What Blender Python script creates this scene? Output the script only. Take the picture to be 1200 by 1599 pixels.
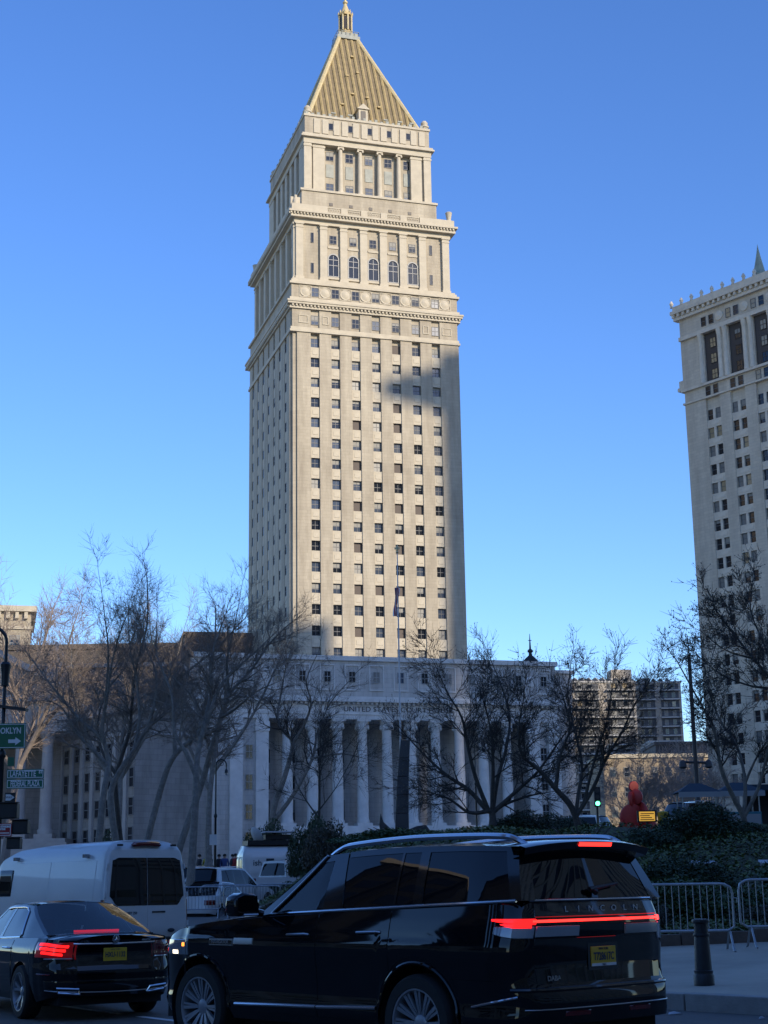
import bpy, bmesh, math, random
import numpy as np
from mathutils import Vector, Matrix
random.seed(7); RNG = np.random.default_rng(7)
SC = bpy.context.scene
for o in list(bpy.data.objects): bpy.data.objects.remove(o)
COL = SC.collection
R = math.radians
# ------------------------------------------------------------------ camera, sky, sun, exposure
cam = bpy.data.cameras.new('camera'); camo = bpy.data.objects.new('camera', cam); COL.objects.link(camo); SC.camera = camo
cam.sensor_fit = 'VERTICAL'; cam.sensor_height = 36.0; cam.sensor_width = 27.0
cam.lens = 2400/1599*36; cam.clip_start = .1; cam.clip_end = 6000
PITCH, ROLL = R(13.71), R(0.9)
fw = Vector((0, math.cos(PITCH), math.sin(PITCH))); up0 = Vector((0, -math.sin(PITCH), math.cos(PITCH))); rt0 = Vector((1, 0, 0))
rt = rt0*math.cos(ROLL)-up0*math.sin(ROLL); up = up0*math.cos(ROLL)+rt0*math.sin(ROLL)
camo.matrix_world = Matrix(((rt.x, up.x, -fw.x, 0), (rt.y, up.y, -fw.y, 0), (rt.z, up.z, -fw.z, 1.56), (0, 0, 0, 1)))
SUN_EL, SUN_AZ = R(23), R(42)          # azimuth: turned to the right of straight behind the camera
sdir = Vector((math.sin(SUN_AZ)*math.cos(SUN_EL), -math.cos(SUN_AZ)*math.cos(SUN_EL), math.sin(SUN_EL)))   # towards the sun
W = bpy.data.worlds.new('World'); SC.world = W; W.use_nodes = True
nt = W.node_tree; nt.nodes.clear()
sky = nt.nodes.new('ShaderNodeTexSky'); sky.sky_type = 'NISHITA'; sky.sun_disc = False
sky.sun_elevation = SUN_EL; sky.sun_rotation = math.atan2(sdir.x, sdir.y)
sky.altitude = 100; sky.air_density = 1.0; sky.dust_density = .25; sky.ozone_density = 5.0
bg = nt.nodes.new('ShaderNodeBackground'); bg.inputs['Strength'].default_value = .15
wo = nt.nodes.new('ShaderNodeOutputWorld')
hs = nt.nodes.new('ShaderNodeHueSaturation'); hs.inputs['Saturation'].default_value = 1.13; hs.inputs['Hue'].default_value = .5115
nt.links.new(sky.outputs[0], hs.inputs['Color']); nt.links.new(hs.outputs[0], bg.inputs[0]); nt.links.new(bg.outputs[0], wo.inputs[0])
sl = bpy.data.lights.new('sun', 'SUN'); sl.energy = 3.0; sl.angle = R(.5); sl.color = (1.0, .87, .68)
so = bpy.data.objects.new('sun', sl); COL.objects.link(so); so.rotation_euler = sdir.to_track_quat('Z', 'Y').to_euler(); so.location = (150, -200, 200)
SC.view_settings.view_transform = 'Standard'; SC.view_settings.look = 'None'; SC.view_settings.gamma = 1
SC.view_settings.exposure = 0.7; SC.view_settings.use_curve_mapping = False
# ------------------------------------------------------------------ helpers
def link(o, parent=None):
    COL.objects.link(o)
    if parent is not None: o.parent = parent
    return o
def tag(o, label, cat, group=None):
    o['label'] = label; o['category'] = cat
    if group: o['group'] = group
    return o
def thing(name, label, cat, loc=(0, 0, 0), rz=0, group=None):
    o = bpy.data.objects.new(name, None); o.empty_display_size = .2; link(o)
    o.location = loc; o.rotation_euler = (0, 0, rz)
    return tag(o, label, cat, group)
def obj(name, me, parent=None, loc=(0, 0, 0), rot=(0, 0, 0), scale=None):
    o = bpy.data.objects.new(name, me); link(o, parent); o.location = loc; o.rotation_euler = rot
    if scale: o.scale = scale
    return o
def fast(name, V, F, mat=None, smooth=False):
    V = np.asarray(V, np.float32); F = np.asarray(F, np.int32)
    me = bpy.data.meshes.new(name); me.vertices.add(len(V)); me.vertices.foreach_set('co', V.ravel())
    k = F.shape[1]; me.loops.add(F.size); me.loops.foreach_set('vertex_index', F.ravel())
    me.polygons.add(len(F)); me.polygons.foreach_set('loop_start', np.arange(0, F.size, k, dtype=np.int32))
    me.polygons.foreach_set('loop_total', np.full(len(F), k, np.int32))
    if smooth: me.polygons.foreach_set('use_smooth', np.ones(len(F), bool))
    me.update(calc_edges=True)
    if mat: me.materials.append(mat)
    return me
class MB:
    def __init__(s): s.v = []; s.f = []
    def add(s, vs, fs):
        n = len(s.v); s.v += [tuple(p) for p in vs]; s.f += [tuple(i+n for i in f) for f in fs]; return s
    def box(s, x0, x1, y0, y1, z0, z1, swap=False):
        vs = [(x, y, z) for z in (z0, z1) for y in (y0, y1) for x in (x0, x1)]
        if swap: vs = [(y, x, z) for x, y, z in vs]
        return s.add(vs, [(0, 2, 3, 1), (4, 5, 7, 6), (0, 1, 5, 4), (2, 6, 7, 3), (0, 4, 6, 2), (1, 3, 7, 5)])
    def prism(s, poly, a0, a1, axis='z'):
        n = len(poly)
        def P(p, a): return {'z': (p[0], p[1], a), 'y': (p[0], a, p[1]), 'x': (a, p[0], p[1])}[axis]
        vs = [P(p, a0) for p in poly]+[P(p, a1) for p in poly]
        return s.add(vs, [tuple(range(n))[::-1], tuple(range(n, 2*n))]+[(i, (i+1) % n, n+(i+1) % n, n+i) for i in range(n)])
    def tube(s, pts, rad, n=8, cap=True):
        pts = [Vector(p) for p in pts]; m = len(pts)
        if not hasattr(rad, '__len__'): rad = [rad]*m
        ref = None; rings = []
        for i, p in enumerate(pts):
            d = (pts[min(i+1, m-1)]-pts[max(i-1, 0)]).normalized()
            if ref is None:
                ref = Vector((0, 0, 1)) if abs(d.z) < .9 else Vector((1, 0, 0))
            a = d.cross(ref).normalized(); b = d.cross(a).normalized(); ref = -b if False else a.cross(d).normalized()
            rings.append([p+(a*math.cos(t)+b*math.sin(t))*rad[i] for t in [2*math.pi*k/n for k in range(n)]])
        vs = [q for r in rings for q in r]; fs = []
        for i in range(m-1):
            for k in range(n): fs.append((i*n+k, i*n+(k+1) % n, (i+1)*n+(k+1) % n, (i+1)*n+k))
        if cap: fs += [tuple(range(n))[::-1], tuple((m-1)*n+k for k in range(n))]
        return s.add(vs, fs)
    def lathe(s, prof, n=24, c=(0, 0, 0), axis='z', a0=0, cap=True):
        vs = []; fs = []; m = len(prof)
        for r, h in prof:
            for k in range(n):
                t = a0+2*math.pi*k/n; x, y = r*math.cos(t), r*math.sin(t)
                p = {'z': (x, y, h), 'y': (x, h, y), 'x': (h, x, y)}[axis]; vs.append((p[0]+c[0], p[1]+c[1], p[2]+c[2]))
        for i in range(m-1):
            for k in range(n): fs.append((i*n+k, i*n+(k+1) % n, (i+1)*n+(k+1) % n, (i+1)*n+k))
        if cap and prof[0][0] > 1e-4: fs.append(tuple(range(n))[::-1])
        if cap and prof[-1][0] > 1e-4: fs.append(tuple((m-1)*n+k for k in range(n)))
        return s.add(vs, fs)
    def grid(s, rows):
        n = len(rows[0]); m = len(rows); vs = [p for r in rows for p in r]
        return s.add(vs, [(i*n+k, i*n+k+1, (i+1)*n+k+1, (i+1)*n+k) for i in range(m-1) for k in range(n-1)])
    def mesh(s, name, mat, smooth=False, fix=True):
        me = bpy.data.meshes.new(name); me.from_pydata(s.v, [], s.f); me.update()
        if fix:
            bm = bmesh.new(); bm.from_mesh(me); bmesh.ops.recalc_face_normals(bm, faces=bm.faces); bm.to_mesh(me); bm.free()
        if smooth:
            me.polygons.foreach_set('use_smooth', [True]*len(me.polygons))
            try: me.set_sharp_from_angle(angle=R(38))
            except Exception: pass
        if mat: me.materials.append(mat)
        return me
    def build(s, name, mat, parent=None, smooth=False, loc=(0, 0, 0), rot=(0, 0, 0), bevel=0):
        o = obj(name, s.mesh(name, mat, smooth), parent, loc, rot)
        if bevel:
            b = o.modifiers.new('bevel', 'BEVEL'); b.width = bevel; b.segments = 2; b.limit_method = 'ANGLE'
        return o
def text_mesh(name, body, size, mat, extrude=.004, bold=0.0, align='CENTER', sx=1.0):
    cu = bpy.data.curves.new(name, 'FONT'); cu.body = body; cu.size = size; cu.extrude = extrude; cu.offset = bold
    cu.align_x = align; cu.align_y = 'CENTER'; cu.resolution_u = 3
    t = bpy.data.objects.new(name, cu); COL.objects.link(t)
    dg = bpy.context.evaluated_depsgraph_get(); me = bpy.data.meshes.new_from_object(t.evaluated_get(dg))
    bpy.data.objects.remove(t); bpy.data.curves.remove(cu)
    if sx != 1.0: me.transform(Matrix.Diagonal((sx, 1, 1, 1)))
    me.transform(Matrix.Rotation(R(90), 4, 'X'))          # stands upright, reads from -y
    me.materials.clear(); me.materials.append(mat); me.name = name
    return me
# ------------------------------------------------------------------ materials
def lin(c): return tuple(c)+(1,) if len(c) == 3 else tuple(c)
def M(name, col, rough=.6, metal=0., var=0., vs=4., bump=0., bs=20., coat=0., emis=None, es=0., spec=.5, alpha=None, streak=0.):
    m = bpy.data.materials.new(name); m.use_nodes = True; t = m.node_tree; p = t.nodes['Principled BSDF']
    p.inputs['Base Color'].default_value = lin(col); p.inputs['Roughness'].default_value = rough; p.inputs['Metallic'].default_value = metal
    p.inputs['Coat Weight'].default_value = coat; p.inputs['Coat Roughness'].default_value = .03; p.inputs['Specular IOR Level'].default_value = spec
    if emis: p.inputs['Emission Color'].default_value = lin(emis); p.inputs['Emission Strength'].default_value = es
    if var or bump: tc = t.nodes.new('ShaderNodeTexCoord')
    if var:
        n = t.nodes.new('ShaderNodeTexNoise'); n.inputs['Scale'].default_value = vs; n.inputs['Detail'].default_value = 6; n.inputs['Roughness'].default_value = .65
        if streak:
            mp = t.nodes.new('ShaderNodeMapping'); mp.inputs['Scale'].default_value = (1, 1, streak); t.links.new(tc.outputs['Object'], mp.inputs[0]); t.links.new(mp.outputs[0], n.inputs[0])
        else: t.links.new(tc.outputs['Object'], n.inputs[0])
        r = t.nodes.new('ShaderNodeValToRGB'); r.color_ramp.elements[0].position = .3; r.color_ramp.elements[1].position = .72
        r.color_ramp.elements[0].color = lin([max(0, c*(1-var)) for c in col[:3]]); r.color_ramp.elements[1].color = lin([min(1, c*(1+var)) for c in col[:3]])
        t.links.new(n.outputs[0], r.inputs[0]); t.links.new(r.outputs[0], p.inputs['Base Color'])
    if bump:
        n2 = t.nodes.new('ShaderNodeTexNoise'); n2.inputs['Scale'].default_value = bs; n2.inputs['Detail'].default_value = 5
        b = t.nodes.new('ShaderNodeBump'); b.inputs['Strength'].default_value = bump; b.inputs['Distance'].default_value = .02
        t.links.new(tc.outputs['Object'], n2.inputs[0]); t.links.new(n2.outputs[0], b.inputs['Height']); t.links.new(b.outputs[0], p.inputs['Normal'])
    return m
def STONE(name, col, bw=1.5, bh=.66, var=.09, mort=.72, stain=.14, rough=.8, ss=.12):
    m = bpy.data.materials.new(name); m.use_nodes = True; t = m.node_tree; p = t.nodes['Principled BSDF']; p.inputs['Roughness'].default_value = rough
    N = t.nodes.new; L = t.links.new
    tc = N('ShaderNodeTexCoord'); sp = N('ShaderNodeSeparateXYZ'); ad = N('ShaderNodeMath'); cb = N('ShaderNodeCombineXYZ')
    L(tc.outputs['Object'], sp.inputs[0]); L(sp.outputs[0], ad.inputs[0]); L(sp.outputs[1], ad.inputs[1]); L(ad.outputs[0], cb.inputs[0]); L(sp.outputs[2], cb.inputs[1])
    b = N('ShaderNodeTexBrick'); b.inputs['Scale'].default_value = 1; b.inputs['Brick Width'].default_value = bw; b.inputs['Row Height'].default_value = bh
    b.inputs['Mortar Size'].default_value = .022; b.inputs['Mortar Smooth'].default_value = .3; b.inputs['Bias'].default_value = 0
    b.inputs['Color1'].default_value = lin([c*(1+var) for c in col]); b.inputs['Color2'].default_value = lin([c*(1-var) for c in col]); b.inputs['Mortar'].default_value = lin([c*mort for c in col])
    L(cb.outputs[0], b.inputs[0])
    n = N('ShaderNodeTexNoise'); n.inputs['Scale'].default_value = ss; n.inputs['Detail'].default_value = 8; n.inputs['Roughness'].default_value = .7
    mp = N('ShaderNodeMapping'); mp.inputs['Scale'].default_value = (3.2, 3.2, .5); L(tc.outputs['Object'], mp.inputs[0]); L(mp.outputs[0], n.inputs[0])
    r = N('ShaderNodeValToRGB'); r.color_ramp.elements[0].position = .32; r.color_ramp.elements[1].position = .68
    r.color_ramp.elements[0].color = (1-stain*1.6, 1-stain*1.7, 1-stain*1.75, 1); r.color_ramp.elements[1].color = (1, 1, 1, 1); L(n.outputs[0], r.inputs[0])
    mx = N('ShaderNodeMix'); mx.data_type = 'RGBA'; mx.blend_type = 'MULTIPLY'; mx.inputs[0].default_value = 1
    L(b.outputs[0], mx.inputs[6]); L(r.outputs[0], mx.inputs[7]); L(mx.outputs[2], p.inputs['Base Color'])
    bp = N('ShaderNodeBump'); bp.inputs['Strength'].default_value = .35; bp.inputs['Distance'].default_value = .03; bp.invert = True
    L(b.outputs['Fac'], bp.inputs['Height']); L(bp.outputs[0], p.inputs['Normal'])
    return m
def GLASS(name, tint, f=1.5, rough=.0):
    m = bpy.data.materials.new(name); m.use_nodes = True; t = m.node_tree; t.nodes.clear(); N = t.nodes.new; L = t.links.new
    tr = N('ShaderNodeBsdfTransparent'); tr.inputs[0].default_value = lin(tint); g = N('ShaderNodeBsdfGlossy'); g.inputs['Roughness'].default_value = rough
    fr = N('ShaderNodeFresnel'); fr.inputs[0].default_value = f; mx = N('ShaderNodeMixShader'); o = N('ShaderNodeOutputMaterial')
    L(fr.outputs[0], mx.inputs[0]); L(tr.outputs[0], mx.inputs[1]); L(g.outputs[0], mx.inputs[2]); L(mx.outputs[0], o.inputs[0])
    return m
def LEAF(name, c1, c2):
    m = bpy.data.materials.new(name); m.use_nodes = True; t = m.node_tree; p = t.nodes['Principled BSDF']; N = t.nodes.new; L = t.links.new
    g = N('ShaderNodeNewGeometry'); r = N('ShaderNodeValToRGB'); r.color_ramp.elements[0].color = lin(c1); r.color_ramp.elements[1].color = lin(c2)
    L(g.outputs['Random Per Island'], r.inputs[0]); L(r.outputs[0], p.inputs['Base Color']); p.inputs['Roughness'].default_value = .55
    return m
MT = dict(
 lime=STONE('limestone', (.50, .44, .33), 1.5, .62, .045, .82, .24),
 lime_plain=M('limestone_trim', (.51, .45, .34), .8, var=.12, vs=.6, bump=.2, bs=6),
 lime_base=STONE('limestone_base', (.58, .55, .505), 1.6, .75, .05, .72, .26),
 base_plain=M('limestone_base_trim', (.60, .57, .53), .8, var=.14, vs=.5, bump=.2, bs=5),
 muni=STONE('municipal_granite', (.68, .59, .455), 1.4, .6, .06, .78, .16),
 muni_plain=M('municipal_trim', (.68, .59, .46), .8, var=.15, vs=.7, bump=.2),
 nysc=STONE('court_granite', (.31, .29, .265), 1.5, .6, .07, .75, .28), nysc_plain=M('court_trim', (.34, .32, .30), .8, var=.16, vs=.6, bump=.2),
 brick=STONE('brown_brick', (.14, .085, .06), .5, .2, .12, .8, .15), tan=STONE('tan_brick', (.36, .29, .2), 1.2, .5, .08, .8, .15),
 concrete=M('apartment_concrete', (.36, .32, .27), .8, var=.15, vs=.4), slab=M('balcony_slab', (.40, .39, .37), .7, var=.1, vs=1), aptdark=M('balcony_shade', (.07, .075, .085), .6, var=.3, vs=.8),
 gold=M('gilded_terracotta', (.39, .295, .135), .6, metal=.1, var=.2, vs=.8), goldtrim=M('gilded_trim', (.58, .47, .25), .5, metal=.15, var=.2, vs=1.5), copper=M('verdigris_copper', (.29, .30, .26), .6, var=.25, vs=.7),
 pane=M('window_glass', (.012, .015, .021), .08, spec=.6, bump=.03, bs=.6), pane_b=M('window_glass_blue', (.045, .062, .095), .12, spec=.7, bump=.03, bs=.5), blind=M('window_blind', (.19, .185, .17), .4, var=.15, vs=2), louvre=M('window_louvre', (.075, .055, .045), .6), pane_reflection=M('window_glass_reflection', (.34, .27, .16), .15, spec=.8, bump=.04, bs=.7),  # the warm pane's colour paints in reflections of sunlit stone
 sash=M('window_sash', (.12, .12, .12), .5), sash_l=M('window_sash_light', (.30, .30, .29), .5), bronze=M('bronze_dark', (.05, .04, .035), .5),
 asphalt=M('asphalt', (.11, .103, .092), .82, var=.22, vs=1.3, bump=.5, bs=90), pave=M('concrete_pavement', (.40, .34, .26), .85, var=.2, vs=.55, bump=.3, bs=60), kerb=M('granite_kerb', (.30, .28, .25), .8, var=.16, vs=5, bump=.3, bs=50),
 paint=M('road_paint', (.62, .62, .6), .7, var=.22, vs=9), soil=M('soil', (.06, .06, .03), .95, var=.35, vs=3, bump=.6, bs=25), edging=M('planter_edging', (.12, .085, .065), .85, var=.2, vs=4, bump=.3), grass=M('grass_bank', (.045, .07, .022), .9, var=.35, vs=2.2, bump=.8, bs=40),
 bark=M('bark_grey', (.20, .175, .145), .9, var=.35, vs=5, bump=.5, bs=25), bark_d=M('bark_dark', (.085, .073, .062), .9, var=.3, vs=6, bump=.5, bs=25), bark_p=M('bark_pale', (.22, .18, .15), .9, var=.25, vs=3), twig=M('twigs', (.22, .18, .145), .9), twig_d=M('twigs_dark', (.075, .063, .054), .9), twig_p=M('twigs_pale', (.30, .24, .20), .9), bud=M('bud', (.16, .14, .10), .8),
 leaf=LEAF('leaf_ivy', (.026, .055, .016), (.085, .125, .04)), leaf_d=LEAF('leaf_evergreen', (.014, .034, .014), (.055, .085, .032)), leaf_y=LEAF('leaf_ground', (.055, .085, .018), (.14, .165, .045)), leaf_b=LEAF('leaf_brown', (.03, .028, .016), (.085, .07, .04)),
 galv=M('galvanised_steel', (.36, .37, .38), .42, metal=.75, var=.15, vs=8), iron=M('painted_iron', (.012, .013, .014), .4, bump=.1, bs=30), ironb=M('cast_iron_bollard', (.015, .016, .019), .45, bump=.15, bs=40),
 signgreen=M('sign_green', (.0, .12, .05), .35, emis=None), signteal=M('sign_teal', (.005, .12, .06), .35), signwhite=M('sign_white', (.72, .72, .70), .4), signred=M('sign_red', (.30, .012, .02), .35), black=M('black_plastic', (.012, .012, .013), .5), signback=M('sign_aluminium', (.4, .4, .4), .4, metal=.6),
 paintblack=M('car_paint_black', (.0025, .003, .005), .035, coat=.0, spec=.55), paintblack2=M('car_paint_obsidian', (.0025, .003, .005), .04, coat=0., spec=.55), paintwhite=M('van_paint_white', (.60, .60, .58), .3, coat=.6, var=.05, vs=1.2), paintred=M('car_paint_red', (.16, .01, .012), .2, coat=.8), paintgrey=M('car_paint_grey', (.10, .11, .12), .2, coat=.8),
 gloss=M('gloss_black_trim', (.004, .004, .005), .08, coat=.6), saloonglass=GLASS('saloon_glass', (.25, .27, .28), 1.5), roof_rib_shade=M('roof_tile_rib_shade', (.19, .145, .08), .7, var=.25, vs=.8), towerdark=STONE('dark_reflected_cladding', (.02, .025, .036), 6., 3.6, .1, .4, .1),
 privacy=M('privacy_glass', (.004, .0045, .006), .015, spec=.5), carglass=GLASS('car_glass', (.78, .82, .80), 1.5), chrome=M('chrome', (.62, .64, .68), .12, metal=1.), satin=M('satin_chrome', (.42, .43, .45), .28, metal=1.), alloy=M('alloy_wheel', (.30, .31, .33), .35, metal=.4), alloy_d=M('alloy_dark', (.05, .05, .055), .35, metal=.8), tyre=M('tyre_rubber', (.012, .012, .012), .8, bump=.2, bs=60), under=M('underbody', (.008, .008, .008), .9), cabin=M('car_interior', (.012, .012, .013), .8), leather=M('seat_leather', (.02, .02, .021), .6),
 red_on=M('tail_lamp_lit', (.6, .01, .01), .2, emis=(1., .012, .012), es=1.25), red_dim=M('tail_lamp_glow', (.35, .01, .01), .15, emis=(1., .01, .01), es=.03, coat=.6), red_hot=M('tail_lamp_core', (.8, .05, .03), .2, emis=(1., .028, .022), es=1.9), red_off=M('tail_lamp_lens', (.12, .006, .008), .1, coat=.8), clear=M('clear_lens', (.42, .44, .47), .1, coat=1., metal=.25), amber=M('amber_lamp', (.8, .3, .02), .2, emis=(1, .30, .04), es=1.6), head=M('headlamp_lens', (.30, .32, .34), .06, coat=1., metal=.6), led=M('headlamp_led', (.9, .85, .7), .2, emis=(1, .86, .62), es=1.6),
 plate=M('plate_gold', (.62, .40, .03), .5), plate_txt=M('plate_navy', (.02, .03, .08), .5), marble=M('carved_stone', (.42, .40, .37), .85, var=.15, vs=1, bump=.2), sculpt=M('black_granite', (.03, .031, .035), .4, var=.3, vs=.7), redpaint=M('red_painted_steel', (.30, .013, .010), .5, var=.12, vs=.8),
 flagred=M('flag_red', (.35, .02, .03), .8), flagwhite=M('flag_white', (.7, .7, .7), .8), flagblue=M('flag_blue', (.03, .05, .2), .8), polewhite=M('white_pole', (.5, .5, .5), .4), teal=M('cart_teal', (.04, .17, .2), .5), cartsteel=M('cart_steel', (.4, .42, .44), .35, metal=.6), canvas=M('canvas_dark', (.02, .035, .05), .8), ledboard=M('led_board', (.9, .4, .05), .4, emis=(1., .55, .08), es=.35), tgreen=M('signal_green', (.05, .8, .3), .3, emis=(.1, 1, .4), es=4.), yellow=M('barrel_yellow', (.5, .32, .02), .6), snow=M('pale_slab', (.45, .46, .48), .7, var=.1, vs=4),
 cloth1=M('cloth_dark', (.02, .022, .03), .9), cloth2=M('cloth_grey', (.09, .09, .10), .9), cloth3=M('cloth_yellow', (.42, .36, .06), .9), cloth4=M('cloth_red', (.3, .03, .03), .9), cloth5=M('cloth_blue', (.05, .08, .2), .9), skin=M('skin', (.42, .27, .2), .6), hair=M('hair', (.02, .015, .012), .8), greencopper=M('green_copper', (.26, .31, .25), .6, var=.25, vs=.9), slate=M('slate_roof', (.10, .085, .07), .85, var=.3, vs=.5), shade=M('window_shade', (.26, .25, .22), .6), roofdark=M('roof_dark', (.06, .06, .065), .8), cityground=M('city_ground', (.26, .24, .21), .9, var=.15, vs=.02), office=STONE('office_concrete', (.46, .44, .41), 3.0, 3.8, .05, .5, .1), lampglass=M('lamp_glass', (.55, .56, .55), .3),
)
# ------------------------------------------------------------------ terrain
def sm(t): t = min(1., max(0., t)); return t*t*(3-2*t)
def G(y): return 0. if y < 22 else .018*(min(y, 225)-22)
def ylow(x):                                   # the kerb line of the square, seen from above
    if x >= 2.2: return 20.32-(x-3.53)*1.136
    return 21.83+(2.2-x)*4.4
def PZ(x, y): return G(y)+.2+min(.26, max(0, y-ylow(x))*.026)
def BZ(x, y):
    e = sm((y-27.4)/17.)*sm((x+4.9)/5.0)
    return PZ(x, y)+.12+1.95*e*(1+.05*math.sin(x*1.3+y*.7)+.04*math.sin(x*.6-y*.9))*(1-.25*sm((y-75)/60))
def structure(o): o['kind'] = 'structure'; return o
def rows_of(xs, ys, f): return [[(x, y, f(x, y)) for x in xs] for y in ys]
xs = [-900, -300, -120, -60, -30, -12, 0, 12, 30, 60, 120, 300, 900]; ys = [-600, -200, -60, 0, 22, 60, 120, 225, 300, 600, 1500]
structure(MB().grid(rows_of(xs, ys, lambda x, y: G(y)-.06)).build('ground', MT['cityground']))
structure(MB().grid(rows_of(list(np.linspace(-60, 40, 26)), list(np.linspace(-20, 22, 11))+list(np.linspace(26, 110, 22)), lambda x, y: G(y))).build('road', MT['asphalt']))
pxs = list(np.linspace(-4.7, 2.2, 12))+list(np.linspace(2.8, 42, 34))
pm = MB(); rows = []
for t in np.linspace(0, 1, 30)**1.6:
    rows.append([(x, ylow(x)+.15+(140-ylow(x))*t, PZ(x, ylow(x)+.15+(140-ylow(x))*t)) for x in pxs])
pave = structure(pm.grid(rows).build('pavement', MT['pave']))
# kerb stones along the edge of the square
kerb = bpy.data.objects.new('kerb', None); link(kerb); structure(kerb)
path = [Vector((x, ylow(x), 0)) for x in (26, 2.6)]+[Vector((2.3, 21.55, 0)), Vector((2.1, 22.3, 0))]+[Vector((x, ylow(x), 0)) for x in (1.9, -4.7)]
pts = []
for a, b in zip(path, path[1:]):
    n = max(1, int((b-a).length/1.6)); pts += [a+(b-a)*(i/n) for i in range(n)]
pts.append(path[-1])
for a, b in zip(pts, pts[1:]):
    d = (b-a); L = d.length; mid = (a+b)/2; z = PZ(mid.x, mid.y+.1)
    n = Vector((-d.y, d.x, 0)).normalized(); n = n if n.y+n.x > 0 else -n
    mb = MB(); h = .012; dd = d.normalized()
    p = [a+dd*h, b-dd*h, b-dd*h+n*.17, a+dd*h+n*.17]
    dz = random.uniform(-.004, .004)
    vs = [(q.x, q.y, G(q.y)-.1) for q in p]+[(q.x, q.y, PZ(q.x, max(q.y, ylow(q.x)))+.004+dz) for q in p]
    mb.add(vs, [(0, 1, 2, 3), (4, 5, 6, 7), (0, 1, 5, 4), (1, 2, 6, 5), (2, 3, 7, 6), (3, 0, 4, 7)])
    mb.build('kerb_stone', MT['kerb'], kerb, bevel=.012)
# lane line on the road, painted in two worn dashes
ld = Vector((1.21, -1.64)).normalized(); ln = Vector((-ld.y, ld.x))
for i, (s0, s1) in enumerate(((-2.2, .85), (1.35, 3.3), (6.2, 9.2), (-9, -6))):
    a = Vector((-4.03, 21.65))+ld*s0; b = Vector((-4.03, 21.65))+ld*s1
    q = [a-ln*.06, b-ln*.06, b+ln*.06, a+ln*.06]
    o = MB().add([(p.x, p.y, G(p.y)+.005) for p in q], [(0, 1, 2, 3)]).build('lane_marking', MT['paint']); structure(o)
# garden bank
gx = list(np.linspace(-4.6, 12, 40))+list(np.linspace(12.6, 44, 24)); gy = list(np.linspace(0, 1, 44))
rows = []
for t in gy:
    r = []
    for x in gx:
        y0 = max(27.4, ylow(x)+2.2); y = y0+(92-y0)*t; r.append((x, y, BZ(x, y)-.1*sm((y-78)/12)))
    rows.append(r)
structure(MB().grid(rows).build('garden_bank', MT['soil'], smooth=True))
edge = thing('planter_edging', 'low brown edging of the planted bed behind the steel barricades', 'edging')
for i in range(24):
    x0 = 1.2+i*1.25; MB().box(x0+.008, x0+1.242, 27.18, 27.42, PZ(x0, 27.2)-.05, PZ(x0, 27.2)+.22).build('edging_block', MT['edging'], edge, bevel=.01)
def leaves(n, pos, size, mat, name, flat=.5, aspect=.55):
    pos = np.asarray(pos, np.float32); n = len(pos)
    nrm = RNG.normal(size=(n, 3)); nrm[:, 2] = np.abs(nrm[:, 2])+flat; nrm /= np.linalg.norm(nrm, axis=1)[:, None]
    t = RNG.normal(size=(n, 3)); a = np.cross(nrm, t); a /= np.linalg.norm(a, axis=1)[:, None]; b = np.cross(nrm, a)
    s = (np.asarray(size)*(.6+.8*RNG.random(n)))[:, None]
    V = np.stack([pos-a*s*.9, pos+b*s*aspect+nrm*s*.15, pos+a*s, pos-b*s*aspect+nrm*s*.15], 1).reshape(-1, 3)
    return fast(name, V, np.arange(4*n).reshape(n, 4), mat)
n = 90000; X = RNG.uniform(-4.5, 13, n); Y = 27.6+RNG.random(n)**1.25*30; keep = Y > np.array([max(27.5, ylow(x)+2.3) for x in X]); X, Y = X[keep], Y[keep]
dens = np.sin(X*2.1+1)*np.sin(Y*1.7)+np.sin(X*.8-Y*.6)+RNG.normal(size=len(X))*.6; k = dens > -.9; X, Y = X[k], Y[k]
P = np.stack([X, Y, np.array([BZ(x, y) for x, y in zip(X, Y)])+RNG.random(len(X))*.16-.02], 1)
gc = obj('ground_cover', leaves(len(P), P, .055, MT['leaf_y'], 'ground_cover', 1.2)); gc['kind'] = 'stuff'; gc['label'] = 'low leafy green ground cover over the garden bank'
# ------------------------------------------------------------------ windows shared by the buildings
WIN = {}; SHADE = {}
def win_meshes(w, h, style):
    k = (round(w, 2), round(h, 2), style)
    if k in WIN: return WIN[k]
    f = MB(); t = .09 if w > .9 else .06
    f.box(-w/2, -w/2+t, -.1, .0, -h/2, h/2).box(w/2-t, w/2, -.1, .0, -h/2, h/2).box(-w/2+t, w/2-t, -.1, .0, h/2-t, h/2).box(-w/2+t, w/2-t, -.12, .0, -h/2, -h/2+t)
    if style != 'plain': f.box(-w/2+t, w/2-t, -.08, -.01, -.05, .05)
    if style == 'cross': f.box(-.035, .035, -.08, -.01, -h/2+t, -.05).box(-.035, .035, -.08, -.01, .05, h/2-t)
    g = MB().add([(-w/2+t*.6, -.03, -h/2+t*.6), (w/2-t*.6, -.03, -h/2+t*.6), (w/2-t*.6, -.03, h/2-t*.6), (-w/2+t*.6, -.03, h/2-t*.6)], [(0, 1, 2, 3)])
    WIN[k] = (f.mesh('window', None), g.mesh('pane', None, fix=False)); return WIN[k]
VAR = {}
def mcopy(me, mat):
    k = (me.name, mat.name)
    if k not in VAR: m = me.copy(); m.materials.clear(); m.materials.append(mat); VAR[k] = m
    return VAR[k]
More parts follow.
